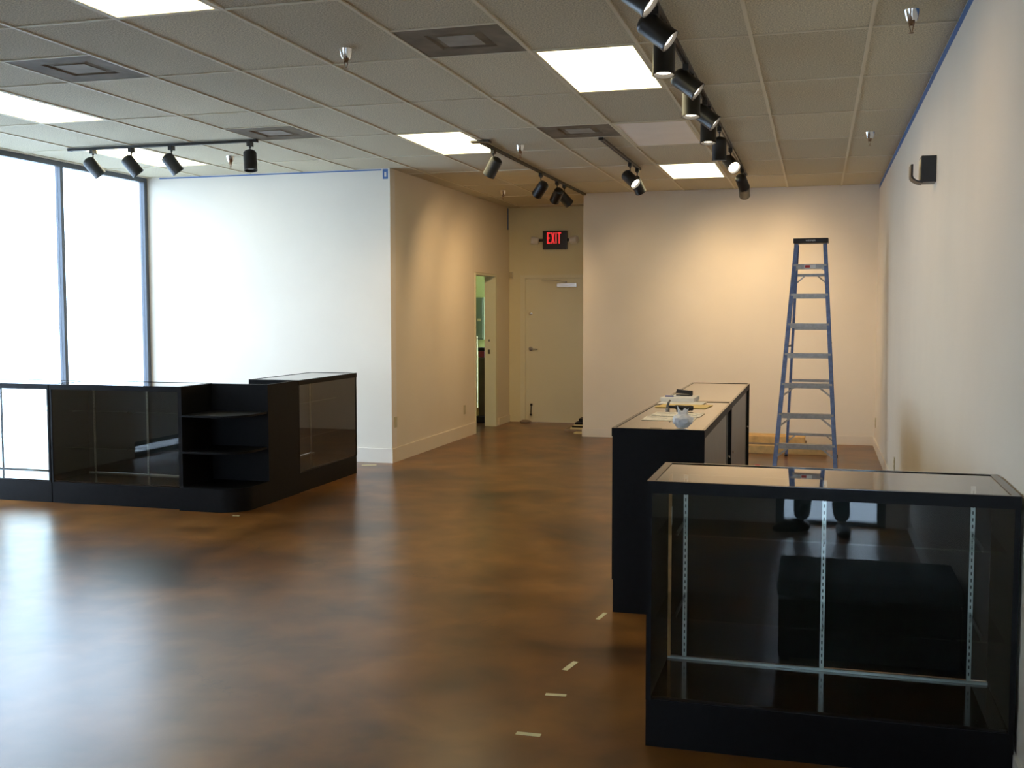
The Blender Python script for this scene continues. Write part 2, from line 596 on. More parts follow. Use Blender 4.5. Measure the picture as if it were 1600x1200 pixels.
def region(x0, x1, y0, y1):
    """clip a cell against the L shaped plan."""
    out = []
    x0, x1 = max(x0, XL), min(x1, XR)
    y0 = max(y0, YF)
    if x1 - x0 < 0.02:
        return out
    xm = (x0 + x1) / 2
    if xm < XC:
        if x1 > XC + 0.02 and y1 > YW:
            out.append((XC, x1, max(y0, YW), y1))
        y1 = min(y1, YW)
    elif xm < XA:
        x0 = max(x0, XC) if y0 >= YW else x0
        y1 = min(y1, YE)
    else:
        if x0 < XA - 0.02 and y1 > YB:
            out.append((x0, XA, max(y0, YB), min(y1, YE)))
        y1 = min(y1, YB)
    if y1 - y0 > 0.02:
        out.append((x0, x1, y0, y1))
    return [r for r in out if r[3] - r[2] > 0.02 and r[1] - r[0] > 0.02]


for k in range(-7, 8):
    for j in range(-5, 9):
        x0, y0 = GX + k * GW, GY + j * GL
        if (k, j) in LIGHTS:
            continue
        if (k, j) in VENTS:
            h = VENTS[(k, j)]
            y0 = y0 + (0 if h else GL / 2)
            y0 = GY + j * GL + (0 if h == 1 else GL / 2)
            add_tile(x0, x0 + GW, y0, y0 + GL / 2)
            continue
        for r in region(x0, x0 + GW, y0, y0 + GL):
            add_tile(*r)
TW = 0.0095
for k in range(-6, 8):
    x = GX + k * GW
    if XL < x < XR:
        y1 = YW if x < XC else (YE if x < XA else YB)
        bx('grid_runner', 'tee', ceiling, x - TW, x + TW, YF, y1, CEIL - 0.004, CEIL + 0.004)
for j in range(-5, 9):
    y = GY + j * GL
    if y < YF or y > YE:
        continue
    x0, x1 = (XL, XR) if y < YW else ((XC, XR) if y < YB else (XC, XA))
    bx('cross_tee', 'tee', ceiling, x0, x1, y - TW * 0.7, y + TW * 0.7, CEIL - 0.003, CEIL + 0.0035)
for (k, j) in VENTS:
    x0, ym = GX + k * GW, GY + j * GL + GL / 2
    bx('cross_tee', 'tee', ceiling, x0, x0 + GW, ym - TW * 0.7, ym + TW * 0.7, CEIL - 0.003, CEIL + 0.0035)

LT = {(0, -1): 'lit fluorescent ceiling panel by the grey vent nearest the windows track',
      (3, 1): 'large lit fluorescent ceiling panel beside the long spotlight track',
      (-4, 1): 'lit fluorescent ceiling panel behind the square vent next to the windows',
      (-5, 3): 'lit fluorescent ceiling panel above the short track by the window corner',
      (0, 3): 'lit fluorescent ceiling panel at the start of the middle track before the corridor wall',
      (3, 5): 'lit fluorescent ceiling panel nearest the far wall',
      (3, 3): 'unlit white ceiling panel beside the long spotlight track',
      (0, 5): 'unlit tan ceiling panel over the corridor mouth beside the middle track',
      (0, 7): 'unlit tan ceiling panel right above the exit sign alcove'}
for (k, j), st in LIGHTS.items():
    x0, y0 = GX + k * GW, GY + j * GL
    t = thing('ceiling_light', LT[(k, j)], 'ceiling light', (x0 + GW / 2, y0 + GL / 2, CEIL), 'recessed ceiling light panels')
    bm = bmesh.new()
    g, f = 0.012, 0.03
    for a in ((g, f, g, GL - g), (GW - f, GW - g, g, GL - g), (f, GW - f, g, f), (f, GW - f, GL - f, GL - g)):
        box(bm, x0 + a[0], x0 + a[1], y0 + a[2], y0 + a[3], CEIL - 0.004, CEIL + 0.02)
    obj('fixture_frame', bm, 'tee', t)
    bx('diffuser', {'on': 'diffuser', 'off': 'diffuser_off', 'tan': 'diffuser_tan'}[st], t,
       x0 + f, x0 + GW - f, y0 + f, y0 + GL - f, CEIL - 0.001, CEIL + 0.012)

VL = {(-2, 0): 'square grey ceiling air vent with soot ring between two lit panels',
      (2, 0): 'square dark ceiling air vent touching the corner of the large lit panel',
      (-2, 2): 'square dull ceiling air vent above the end of the window track',
      (2, 3): 'square ceiling air vent beside the unlit white panel'}
for (k, j), h in VENTS.items():
    x0, y0 = GX + k * GW, GY + j * GL + (GL / 2 if h else 0)
    cx, cy = x0 + GW / 2, y0 + GW / 2
    t = thing('ceiling_vent', VL[(k, j)], 'air vent', (cx, cy, CEIL), 'square air vents in the ceiling grid')
    a = GW / 2 - 0.014

    def ringp(bm, o, i, zo, zi):
        vo = [bm.verts.new((cx + sx * o, cy + sy * o, zo)) for sx, sy in ((-1, -1), (1, -1), (1, 1), (-1, 1))]
        vi = [bm.verts.new((cx + sx * i, cy + sy * i, zi)) for sx, sy in ((-1, -1), (1, -1), (1, 1), (-1, 1))]
        for q in range(4):
            bm.faces.new((vo[q], vo[(q + 1) % 4], vi[(q + 1) % 4], vi[q]))
    bm = bmesh.new()
    ringp(bm, a, a * 0.55, CEIL - 0.001, CEIL + 0.003)
    ringp(bm, a * 0.55, a * 0.53, CEIL + 0.003, CEIL + 0.014)
    obj('outer_cone', bm, 'vent', t)
    bm = bmesh.new()
    ringp(bm, a * 0.53, a * 0.33, CEIL + 0.014, CEIL + 0.006)
    obj('inner_cone', bm, 'vent', t)
    bx('centre_plate', 'vent_in', t, cx - a * 0.36, cx + a * 0.36, cy - a * 0.36, cy + a * 0.36, CEIL + 0.003, CEIL + 0.006)

# sprinklers
SPR = [(-2.58, 5.67, 'chrome fire sprinkler above open floor between the two near vents'),
       (-5.39, 9.20, 'chrome fire sprinkler beside the lit panel by the window corner'),
       (-2.57, 9.32, 'chrome fire sprinkler beside the middle spotlight track'),
       (-3.72, 12.70, 'small chrome fire sprinkler in the corridor mouth by the blue tape strip'),
       (0.417, 5.72, 'chrome fire sprinkler by the right wall above the glass display case'),
       (0.385, 9.45, 'chrome fire sprinkler by the right wall above the stepladder')]
for x, y, lb in SPR:
    t = thing('fire_sprinkler', lb, 'sprinkler', (x, y, CEIL + 0.004), 'ceiling fire sprinklers')
    bm = bmesh.new()
    lathe(bm, [(0.040, 0), (0.038, -0.008), (0.030, -0.040), (0.024, -0.052), (0.0, -0.052)], (x, y, CEIL + 0.004), seg=18, cap=False)
    obj('escutcheon', bm, 'chrome', t, smooth=True)
    bm = bmesh.new()
    lathe(bm, [(0.016, -0.045), (0.016, -0.062), (0.008, -0.066), (0.008, -0.075)], (x, y, CEIL + 0.004), seg=12)
    rod(bm, (x - 0.012, y, CEIL - 0.060), (x - 0.003, y, CEIL - 0.10), 0.0025, seg=6)
    rod(bm, (x + 0.012, y, CEIL - 0.060), (x + 0.003, y, CEIL - 0.10), 0.0025, seg=6)
    obj('nozzle', bm, 'brass', t)
    bm = bmesh.new()
    lathe(bm, [(0.013, -0.105), (0.013, -0.107)], (x, y, CEIL), seg=12)
    obj('deflector', bm, 'brass', t)

# ------------------------------------------------------------------ spotlight tracks
def track(label, p0, p1, m='bronze'):
    c = ((p0[0] + p1[0]) / 2, (p0[1] + p1[1]) / 2, CEIL - 0.03)
    t = thing('light_track', label, 'light track', c, 'ceiling spotlight tracks')
    alongx = abs(p1[0] - p0[0]) > abs(p1[1] - p0[1])
    hw = 0.017
    z0, z1 = CEIL - 0.026, CEIL - 0.004
    if alongx:
        bx('rail', m, t, p0[0], p1[0], p0[1] - hw, p0[1] + hw, z0, z1)
        bx('rail_slot', 'slot', t, p0[0] + .03, p1[0] - .03, p0[1] - .006, p0[1] + .006, z0 - 0.001, z0 + 0.002)
    else:
        bx('rail', m, t, p0[0] - hw, p0[0] + hw, p0[1], p1[1], z0, z1)
        bx('rail_slot', 'slot', t, p0[0] - .006, p0[0] + .006, p0[1] + .03, p1[1] - .03, z0 - 0.001, z0 + 0.002)
    for p in (p0, p1):
        e = 0.022
        s = 1 if p is p0 else -1
        if alongx:
            bx('end_cap', 'blackmetal', t, p[0] - s * 0.004, p[0] + s * e, p[1] - hw - .003, p[1] + hw + .003, z0 - .003, z1)
        else:
            bx('end_cap', 'blackmetal', t, p[0] - hw - .003, p[0] + hw + .003, p[1] - s * 0.004, p[1] + s * e, z0 - .003, z1)
    return t


track('short black track with four unlit spotlights by the windows', (-6.50, 8.32), (-4.62, 8.32), 'blackmetal')
track('middle dark track running to the corridor mouth with four spotlights', (-2.815, 8.98), (-2.815, 13.2))
tag(bx('track_feed_plate', 'bronze', None, -2.90, -2.73, 8.90, 8.972, CEIL - 0.022, CEIL - 0.004, bevel=0.003),
    'dark power feed plate at the start of the middle track', 'feed plate')
track('shortest bronze track with two spotlights beside the unlit white panel', (-1.785, 9.03), (-1.785, 11.05))
track('longest track with eleven spotlights running along the right wall', (-0.77, 3.3), (-0.77, 11.80))

BODY_L, BODY_R = 0.185, 0.056
head_me = {}


def shared(key, fn, m, smooth=True):
    if key not in head_me:
        bm = bmesh.new()
        fn(bm)
        bmesh.ops.recalc_face_normals(bm, faces=bm.faces)
        me = bpy.data.meshes.new(key)
        bm.to_mesh(me)
        bm.free()
        me.materials.append(M[m])
        if smooth:
            for p in me.polygons:
                p.use_smooth = True
            me.set_sharp_from_angle(angle=math.radians(40))
        head_me[key] = me
    return head_me[key]


def f_house(bm):
    # axis +z = aim; centre of body at origin; dome at the back, open front
    L, R = BODY_L / 2, BODY_R
    pr = [(0.0, -L)]
    for i in range(1, 7):
        a = i / 6 * PI / 2
        pr.append((R * math.sin(a), -L + 0.035 * (1 - math.cos(a))))
    pr += [(R, L - 0.012), (R * 1.03, L - 0.010), (R * 1.03, L), (R * 0.94, L), (R * 0.90, L - 0.05), (0.0, L - 0.052)]
    lathe(bm, pr, seg=24, cap=False)


def f_lens(bm):
    L, R = BODY_L / 2, BODY_R
    lathe(bm, [(R * 0.90, L - 0.030), (R * 0.82, L - 0.020), (R * 0.45, L - 0.012), (0.0, L - 0.010)], seg=24, cap=False)


def head(label, x, y, aim, lit=False, power=1.0, drop=0.15, beam=95, group='track spotlights'):
    z = CEIL - 0.026
    t = thing('track_spotlight', label, 'spotlight', (x, y, z), group)
    bx('track_adapter', 'blackmetal', t, -0.017, 0.017, -0.03, 0.03, -0.036, 0.0, local=True)
    bm = bmesh.new()
    rod(bm, (0, 0, -0.036), (0, 0, -drop), 0.0055, seg=8)
    lathe(bm, [(0.010, -0.036), (0.010, -0.046)], seg=10)
    obj('stem', bm, 'blackmetal', t, local=True)
    d = Vector(aim).normalized()
    q = Vector((0, 0, 1)).rotation_difference(d)
    h = bpy.data.objects.new('housing', shared('spot_housing', f_house, 'blackmetal'))
    COL.objects.link(h)
    h.parent = t
    h.location = (0, 0, -drop)
    h.rotation_mode = 'QUATERNION'
    h.rotation_quaternion = q
    le = bpy.data.objects.new('lens', shared('spot_lens_on' if lit else 'spot_lens_off', f_lens, 'bulb' if lit else 'bulb_off'))
    COL.objects.link(le)
    le.parent = h
    if lit:
        ld = bpy.data.lights.new('spot_beam', 'SPOT')
        ld.energy = SPOT * power
        ld.color = (1.0, 0.68, 0.36)
        ld.spot_size = math.radians(beam)
        ld.spot_blend = 1.0
        ld.shadow_soft_size = 0.045
        lo = bpy.data.objects.new('spot_beam', ld)
        COL.objects.link(lo)
        lo.parent = h
        lo.location = (0, 0, BODY_L / 2 + 0.01)
        lo.rotation_euler = (PI, 0, 0)
    return t


RT = 'spotlights on the long right track'
R_AIM = (0.76, 0.0, -0.60)
D_AIM = (0.0, -0.10, -1.0)
NTH = ['eleventh', 'tenth', 'ninth', 'eighth', 'seventh', 'sixth', 'fifth', 'fourth', 'third']
RH = [(4.60, R_AIM, 'tilted', .32), (5.22, R_AIM, 'tilted', .32), (5.52, D_AIM, 'pointing straight down', .35),
      (6.45, R_AIM, 'tilted', .32), (6.73, D_AIM, 'pointing straight down', .35),
      (7.56, R_AIM, 'tilted', .32), (7.80, D_AIM, 'pointing straight down', .35),
      (8.68, (0.0, 0.10, -1.0), 'pointing straight down', .35), (9.80, (0.42, -0.72, -0.52), 'glaring towards the entrance', .4)]
for (y, aim, how, pw), nth in zip(RH, NTH):
    head('lit spotlight %s, %s from the far end of the long track' % (how, nth), -0.77, y, aim, True, pw, 0.165 if 'down' in how else (0.135 if 'glaring' in how else 0.105), group=RT)
head('black spotlight turned to the far wall, second from the far end of the long track', -0.77, 11.30, (0.20, 0.80, -0.55), True, 1.3, 0.125, group=RT)
head('black spotlight turned to the far wall, last at the far end of the long track', -0.77, 11.66, (0.0, 0.80, -0.6), True, 1.5, 0.165, group=RT)
LTG = 'unlit spotlights on the window track'
for x, aim, lb in ((-6.25, (0.50, 0.35, -0.75), 'unlit black spotlight nearest the window on the window track'),
                   (-5.855, (0.48, 0.35, -0.78), 'second unlit black spotlight from the window on the window track'),
                   (-5.45, (0.45, 0.35, -0.78), 'third unlit black spotlight from the window on the window track'),
                   (-4.685, (0.12, -0.15, -0.98), 'upright unlit black spotlight alone at the vent end of the window track')):
    head(lb, x, 8.32, aim, drop=0.15, group=LTG)
MG = 'spotlights on the middle track'
head('lit spotlight alone under the middle track, turned to the corridor wall', -2.815, 9.30, (-0.55, 0.25, -0.80), True, 1.6, group=MG)
head('first of three clustered dark spotlights on the middle track, beside the exit corridor', -2.815, 11.02, (-0.62, 0.55, -0.60), True, 1.6, 0.16, group=MG)
head('middle one of three clustered dark spotlights on the middle track', -2.815, 11.75, (-0.50, 0.65, -0.60), True, 1.6, 0.15, group=MG)
head('last of three clustered dark spotlights on the middle track, tilted towards the far wall', -2.815, 12.10, (0.55, 0.55, -0.66), True, 0.4, 0.15, group=MG)
SG = 'spotlights on the short bronze track'
head('lit spotlight on the short bronze track, lens showing', -1.785, 10.50, (0.62, -0.35, -0.58), True, 0.7, group=SG)
head('spotlight at the end of the short bronze track turned to the far wall', -1.785, 10.93, (0.30, 0.60, -0.75), True, 1.3, 0.16, group=SG)


# ------------------------------------------------------------------ display cases
TOP = 0.972


def case(label, loc, rz, W, D=0.48, H=TOP, back='black', end_l='black', end_r='black', nstd=3, wood=False,
         group='black glass display cases', doors=None, std='alu'):
    """local frame: x along the front (0..W), y from the glass front (0) to the back (D)."""
    t = thing('display_case', label, 'display case', loc, group, rz)
    P = 0.185
    tk = 0.018
    fr = 0.042
    bx('plinth', 'black', t, 0.0, W, 0.006, D, 0, P - 0.012, local=True)
    bx('deck', 'blackgloss', t, tk, W - tk, 0.012, D - 0.012, P - 0.012, P, local=True)
    bx('end_panel', end_l, t, 0, tk, 0.0, D, P - 0.012, H - fr, local=True)
    bx('end_panel', end_r, t, W - tk, W, 0.0, D, P - 0.012, H - fr, local=True)
    # top frame
    bm = bmesh.new()
    fw = 0.028
    box(bm, 0, W, -0.004, fw * 0.45, H - fr, H)
    box(bm, 0, W, D - fw * 0.45, D, H - fr, H)
    box(bm, 0, fw, fw * 0.45, D - fw * 0.45, H - fr, H)
    box(bm, W - fw, W, fw * 0.45, D - fw * 0.45, H - fr, H)
    obj('top_frame', bm, 'black', t, local=True)
    bm = bmesh.new()
    box(bm, 0, W, -0.004, fw * 0.45, H, H + 0.002)
    box(bm, 0, W, D - fw * 0.45, D, H, H + 0.002)
    box(bm, 0, fw, fw * 0.45, D - fw * 0.45, H, H + 0.002)
    box(bm, W - fw, W, fw * 0.45, D - fw * 0.45, H, H + 0.002)
    obj('top_trim', bm, 'blackgloss', t, local=True)
    bx('top_glass', 'glass', t, fw, W - fw, fw * 0.45, D - fw * 0.45, H - 0.007, H - 0.001, local=True)
    bx('front_glass', 'glass', t, tk, W - tk, 0.004, 0.010, P, H - fr, local=True)
    zb0, zb1 = P, H - fr
    if back:
        n = 2
        gap = 0.30 if doors else 0.0
        wd_ = (W - 2 * tk - gap) / n
        for i in range(n):
            d = bx('sliding_door', doors or back, t, tk + gap + 0.001 + i * wd_ - (0.02 if i else 0),
                   tk + gap - 0.001 + (i + 1) * wd_,
                   D - 0.016 + 0.007 * i, D - 0.010 + 0.007 * i, zb0 + 0.01, zb1, local=True)
            if doors:
                bm = bmesh.new()
                xk = tk + (W - 2 * tk) * (0.94 if i else 0.06)
                lathe(bm, [(0.009, 0), (0.009, 0.010), (0, 0.012)], (xk, D - 0.010 + 0.007 * i, 0.62), (0, 1, 0), 10)
                obj('door_lock', bm, 'chrome', d, local=True)
    bx('door_track', std, t, tk, W - tk, D - 0.030, D - 0.018, P, P + 0.010, local=True)
    if wood:
        wd = bx('back_post', 'wood', t, tk, tk + 0.012, D - 0.034, D - 0.020, P + 0.010, H - fr, local=True)
        bx('sticker', 'paper', wd, tk + 0.0125, tk + 0.013, D - 0.034, D - 0.021, 0.735, 0.80, local=True)
    xs = [0.085 + (W - 0.17) * i / (nstd - 1) for i in range(nstd)]
    for x in xs:
        s = bx('shelf_standard', std, t, x - 0.008, x + 0.008, D - 0.029, D - 0.019, P + 0.011, H - fr, local=True)
        bm = bmesh.new()
        z = P + 0.03
        while z < H - fr - 0.02:
            box(bm, x - 0.0022, x + 0.0022, D - 0.0295, D - 0.0285, z, z + 0.013)
            z += 0.0254
        o = obj('standard_slots', bm, 'slot', s, local=True)
        o['kind'] = 'stuff'
    for zs, dep in ((0.757, 0.34), (0.452, 0.37)):
        bx('glass_shelf', 'glass', t, tk + 0.004, W - tk - 0.004, D - 0.032 - dep, D - 0.032, zs, zs + 0.006, local=True)
        for x in xs:
            bx('shelf_bracket', 'blackmetal', t, x - 0.003, x + 0.003, D - 0.032 - dep * 0.8, D - 0.030, zs - 0.016, zs - 0.001, local=True)
    return t


# front case beside the right wall
case('low wide glass-fronted black display case nearest the entrance, against the right wall',
     (-0.578, 3.80, 0), 0, 1.228, D=0.488, wood=True)
# two cases in a row, glass to the left, doors to the right
case('tall-ended black display case with hammer, papers and plastic bag on top', (-1.02, 7.30, 0), -PI / 2, 1.80, D=0.475,
     doors='reflectdoor', std='dullstd', group='row of two cases before the ladder')
case('black display case with bare top, between the paper-strewn case and the far wall', (-1.02, 9.24, 0), -PI / 2, 1.935, D=0.475,
     doors='reflectdoor', std='dullstd', group='row of two cases before the ladder')
# the counter on the left
LH = 0.985
case('see-through display case at the window end of the counter', (-7.06, 7.47, 0), 0, 0.955, H=LH, back=None, nstd=2,
     group='cases of the left counter', std='dullstd')
case('dark display case between the see-through case and the rounded corner shelf', (-6.095, 7.47, 0), 0, 1.225, H=LH,
     group='cases of the left counter', std='dullstd')
case('display case facing the room at the white wall end of the counter', (-4.325, 8.44, 0), PI / 2, 1.22, H=LH,
     group='cases of the left counter', std='dullstd')

# corner shelf unit of the left counter: rounded plinth, two dark shelves, L of panels
t = thing('corner_shelf', 'black open corner shelf with rounded base joining the counter cases', 'shelf', (-4.6, 7.8, 0))
x0, x1, y0, y1 = -4.866, -4.325, 7.43, 8.436


def rounded(x0, x1, y0, y1, r, n=10):
    pts = [(x0, y0)]
    for i in range(n + 1):
        a = -PI / 2 + i / n * PI / 2
        pts.append((x1 - r + r * math.cos(a), y0 + r + r * math.sin(a)))
    pts += [(x1, y1), (x0, y1)]
    return pts


YP = 7.90
bm = bmesh.new()
prism(bm, rounded(x0, x1, y0, YP, 0.22), 0, 0.185)
obj('plinth', bm, 'black', t, smooth=True)
bx('side_panel', 'black', t, x0, x0 + 0.018, y0 + 0.03, YP, 0.185, LH)
bx('back_panel', 'black', t, x0, x1, YP, YP + 0.018, 0, LH)
bx('outer_panel', 'black', t, x1 - 0.018, x1, YP + 0.018, y1, 0, LH)
for z in (0.745, 0.455):
    bm = bmesh.new()
    prism(bm, rounded(x0 + 0.018, x1 - 0.01, y0 + 0.02, YP, 0.25), z, z + 0.016)
    obj('corner_shelf_board', bm, 'black', t, smooth=True)

# ------------------------------------------------------------------ stepladder
LX, LY, LPHI = -0.08, 11.278, -0.041
WB, WT, LHH, LA, LB = 0.307, 0.150, 2.307, 0.45, 0.75
lad = thing('stepladder', 'tall blue fibreglass stepladder with aluminium steps before the far wall', 'ladder', (LX, LY, 0), None, LPHI)


def fr_pt(s, z, off=0.0):
    tt = z / LHH
    return Vector((s * (WB + (WT - WB) * tt - off), -LA * (1 - tt) - 0.04, z))


def rr_pt(s, z, off=0.0):
    tt = z / LHH
    return Vector((s * (WB - 0.035 + (WT - 0.01 - WB + 0.035) * tt - off), LB * (1 - tt) + 0.03, z))


def channel(bm, a, b, wx, wy, s, t_=0.006, sgn=1):
    # C section rail: web on the outside, flanges turned inwards
    off = Vector((s * wx / 2, 0, 0))
    bar(bm, a + off - Vector((s * t_ / 2, 0, 0)), b + off - Vector((s * t_ / 2, 0, 0)), t_, wy)
    bar(bm, a + Vector((0, -wy / 2 + t_ / 2, 0)), b + Vector((0, -wy / 2 + t_ / 2, 0)), wx, t_)
    bar(bm, a + Vector((0, wy / 2 - t_ / 2, 0)), b + Vector((0, wy / 2 - t_ / 2, 0)), wx, t_)


for s in (-1, 1):
    bm = bmesh.new()
    channel(bm, fr_pt(s, 0.02, 0.016), fr_pt(s, 2.25, 0.016), 0.038, 0.080, s)
    obj('front_rail', bm, 'blue', lad, local=True)
    bm = bmesh.new()
    channel(bm, rr_pt(s, 0.02, 0.012), rr_pt(s, 2.24, 0.012), 0.026, 0.045, s)
    obj('rear_rail', bm, 'blue', lad, local=True)
    p = fr_pt(s, 0.0, 0.013)
    bx('foot', 'rubber', lad, p.x - 0.018, p.x + 0.018, p.y - 0.045, p.y + 0.045, 0, 0.035, local=True)
    p = rr_pt(s, 0.0, 0.010)
    bx('foot', 'rubber', lad, p.x - 0.015, p.x + 0.015, p.y - 0.03, p.y + 0.03, 0, 0.035, local=True)
    # folding spreader
    bm = bmesh.new()
    a, b = fr_pt(s, 1.27, -0.004), rr_pt(s, 1.22, -0.002)
    mid = (a + b) / 2 + Vector((0, 0, -0.02))
    bar(bm, a, mid, 0.004, 0.022)
    bar(bm, mid, b, 0.004, 0.022)
    obj('spreader', bm, 'steel', lad, local=True)
for k in range(7):
    z = 0.274 + 0.294 * k
    a, b = fr_pt(-1, z, 0.010), fr_pt(1, z, 0.010)
    bm = bmesh.new()
    yy = a.y
    box(bm, a.x, b.x, yy - 0.042, yy + 0.042, z + 0.004, z + 0.010)
    box(bm, a.x, b.x, yy - 0.042, yy - 0.038, z - 0.038, z + 0.004)
    box(bm, a.x, b.x, yy + 0.038, yy + 0.042, z - 0.038, z + 0.004)
    st = obj('step', bm, 'step', lad, local=True)
    if k in (0, 1, 2, 6):
        for s in (-1, 1):
            ln = 0.125 if k < 3 else 0.06
            bm = bmesh.new()
            e = fr_pt(s, z - ln, 0.016)
            bar(bm, Vector((e.x - s * ln * 1.05, yy - 0.036, z - 0.02)), Vector((e.x, e.y - 0.036, e.z)), 0.018, 0.004, (0, 0, 1))
            obj('knee_brace', bm, 'step', lad, local=True)
    if k == 6:
        f = bx('step_label', 'white', st, -0.055, 0.055, yy - 0.0432, yy - 0.042, z - 0.032, z + 0.004, local=True)
        bx('label_print', 'redprint', st, -0.048, 0.0, yy - 0.0440, yy - 0.0432, z - 0.027, z - 0.001, local=True)
for z in (0.253, 0.848, 1.40, 1.947):
    a, b = rr_pt(-1, z, 0.01), rr_pt(1, z, 0.01)
    bx('rear_bar', 'step', lad, a.x, b.x, a.y - 0.012, a.y + 0.012, z - 0.014, z + 0.014, local=True)
    if z in (0.253, 1.947):
        for s in (-1, 1):
            bm = bmesh.new()
            e = rr_pt(s, z - 0.085, 0.014)
            bar(bm, Vector((e.x - s * 0.085, a.y, z - 0.012)), e, 0.014, 0.004, (0, 0, 1))
            obj('knee_brace', bm, 'step', lad, local=True)
bm = bmesh.new()
box(bm, -WT - 0.018, WT + 0.018, -0.10, 0.085, LHH - 0.048, LHH)
cap_o = obj('top_cap', bm, 'rubber', lad, local=True, bevel=0.006)


def text(s, size, m, parent, loc, rot=(PI / 2, 0, 0), ext=0.0005, name='lettering'):
    cu = bpy.data.curves.new('lettering_source', 'FONT')
    cu.body = s
    cu.size = size
    cu.align_x = 'CENTER'
    cu.align_y = 'CENTER'
    cu.extrude = ext
    tmp = bpy.data.objects.new('lettering_source', cu)
    COL.objects.link(tmp)
    dg = bpy.context.evaluated_depsgraph_get()
    me = bpy.data.meshes.new_from_object(tmp.evaluated_get(dg))
    bpy.data.objects.remove(tmp)
    bpy.data.curves.remove(cu)
    me.materials.clear()
    me.materials.append(M[m])
    o = bpy.data.objects.new(name, me)
    COL.objects.link(o)
    o.parent = parent
    o.location = loc
    o.rotation_euler = rot
    return o


text('WERNER', 0.024, 'white', cap_o, (0, -0.1010, LHH - 0.024))

# ------------------------------------------------------------------ exit alcove
ex = thing('exit_sign', 'black exit sign with red letters and two lamp heads over the door', 'exit sign', (-3.58, YE, 2.585))
bx('sign_body', 'blackmetal', ex, -3.755, -3.405, YE - 0.055, YE, 2.455, 2.715, bevel=0.008)
yl = YE - 0.056


def strokes(name, segs):
    bm = bmesh.new()
    for s in segs:
        (xa, za), (xb, zb), wd = s
        bar(bm, (xa, yl - 0.002, za), (xb, yl - 0.002, zb), wd, 0.004, (1, 0, 0) if abs(za - zb) > abs(xa - xb) else (0, 0, 1))
    obj(name, bm, 'red', ex)


zl0, zl1, ww = 2.535, 2.690, 0.017
xe = -3.688
strokes('letter_e', [((xe + ww / 2, zl0), (xe + ww / 2, zl1), ww), ((xe, zl1 - .009), (xe + .046, zl1 - .009), .018),
                     ((xe, zl0 + .009), (xe + .046, zl0 + .009), .018), ((xe, (zl0 + zl1) / 2), (xe + .038, (zl0 + zl1) / 2), .018)])
xe = -3.630
strokes('letter_x', [((xe + .008, zl0), (xe + .044, zl1), ww), ((xe + .044, zl0), (xe + .008, zl1), ww)])
xe = -3.568
strokes('letter_i', [((xe + ww / 2, zl0), (xe + ww / 2, zl1), ww)])
xe = -3.540
strokes('letter_t', [((xe + .026, zl0), (xe + .026, zl1), ww), ((xe, zl1 - .009), (xe + .052, zl1 - .009), .018)])
for s, xc in ((-1, -3.865), (1, -3.305)):
    bx('lamp_arm', 'blackmetal', ex, min(xc, xc - s * 0.12), max(xc, xc - s * 0.12), YE - 0.04, YE - 0.02, 2.565, 2.605)
    bm = bmesh.new()
    lathe(bm, [(0.034, -0.055), (0.050, -0.045), (0.055, 0.045), (0.050, 0.055), (0.0, 0.050)], (xc, YE - 0.060, 2.58), (s, -0.25, 0.1), 18)
    obj('lamp_head', bm, 'white', ex, smooth=True)

# exit door
dr = struct(bx('door_1', 'door', None, -4.02, -3.16, YE + 0.02, YE + 0.065, 0.001, 2.052))
# frame
bm = bmesh.new()
box(bm, -4.09, -4.02, YE - 0.012, YE + 0.075, 0, 2.10)
box(bm, -3.16, -3.09, YE - 0.012, YE + 0.075, 0, 2.10)
box(bm, -4.02, -3.16, YE - 0.012, YE + 0.075, 2.05, 2.10)
struct(obj('trim_2', bm, 'door'))
hd = bmesh.new()
lathe(hd, [(0.030, 0), (0.030, -0.010), (0.012, -0.014), (0.012, -0.05)], (-3.945, YE + 0.02, 1.05), (0, 1, 0), 16)
rod(hd, (-3.945, YE - 0.028, 1.05), (-3.835, YE - 0.028, 1.045), 0.010, 0.008, 10)
obj('door_lever', hd, 'steel', dr, smooth=True)
hd = bmesh.new()
lathe(hd, [(0.026, 0), (0.026, -0.012), (0.012, -0.016), (0.0, -0.017)], (-3.948, YE + 0.02, 1.555), (0, 1, 0), 16)
obj('deadbolt', hd, 'chrome', dr, smooth=True)
bx('closer_body', 'alu', dr, -3.555, -3.27, YE - 0.035, YE + 0.02, 1.925, 1.985, bevel=0.006)
hd = bmesh.new()
bar(hd, (-3.42, YE - 0.03, 2.000), (-3.56, YE - 0.10, 2.018), 0.018, 0.006, (0, 1, 0))
bar(hd, (-3.56, YE - 0.10, 2.018), (-3.77, YE - 0.02, 2.030), 0.018, 0.006, (0, 1, 0))
rod(hd, (-3.42, YE - 0.03, 1.98), (-3.42, YE - 0.03, 2.005), 0.010)
obj('closer_arm', hd, 'steel', dr)
hd = bmesh.new()
bar(hd, (-3.935, YE + 0.008, 0.25), (-3.935, YE - 0.015, 0.11), 0.014, 0.010)
box(hd, -3.95, -3.92, YE + 0.0, YE + 0.02, 0.235, 0.265)
lathe(hd, [(0.016, 0), (0.014, -0.025)], (-3.935, YE - 0.015, 0.12), (0, 0, 1), 10)
obj('kickdown_stop', hd, 'rubber', dr)

k = thing('wall_keypad', 'small cream box on the wall left of the exit door frame', 'wall box', (-4.225, YE, 2.10))
bx('keypad_body', 'cream_plastic', k, -4.250, -4.200, YE - 0.03, YE, 2.055, 2.150, bevel=0.004)
bx('keypad_side', 'almond', k, -4.247, -4.203, YE - 0.034, YE - 0.03, 2.06, 2.145)

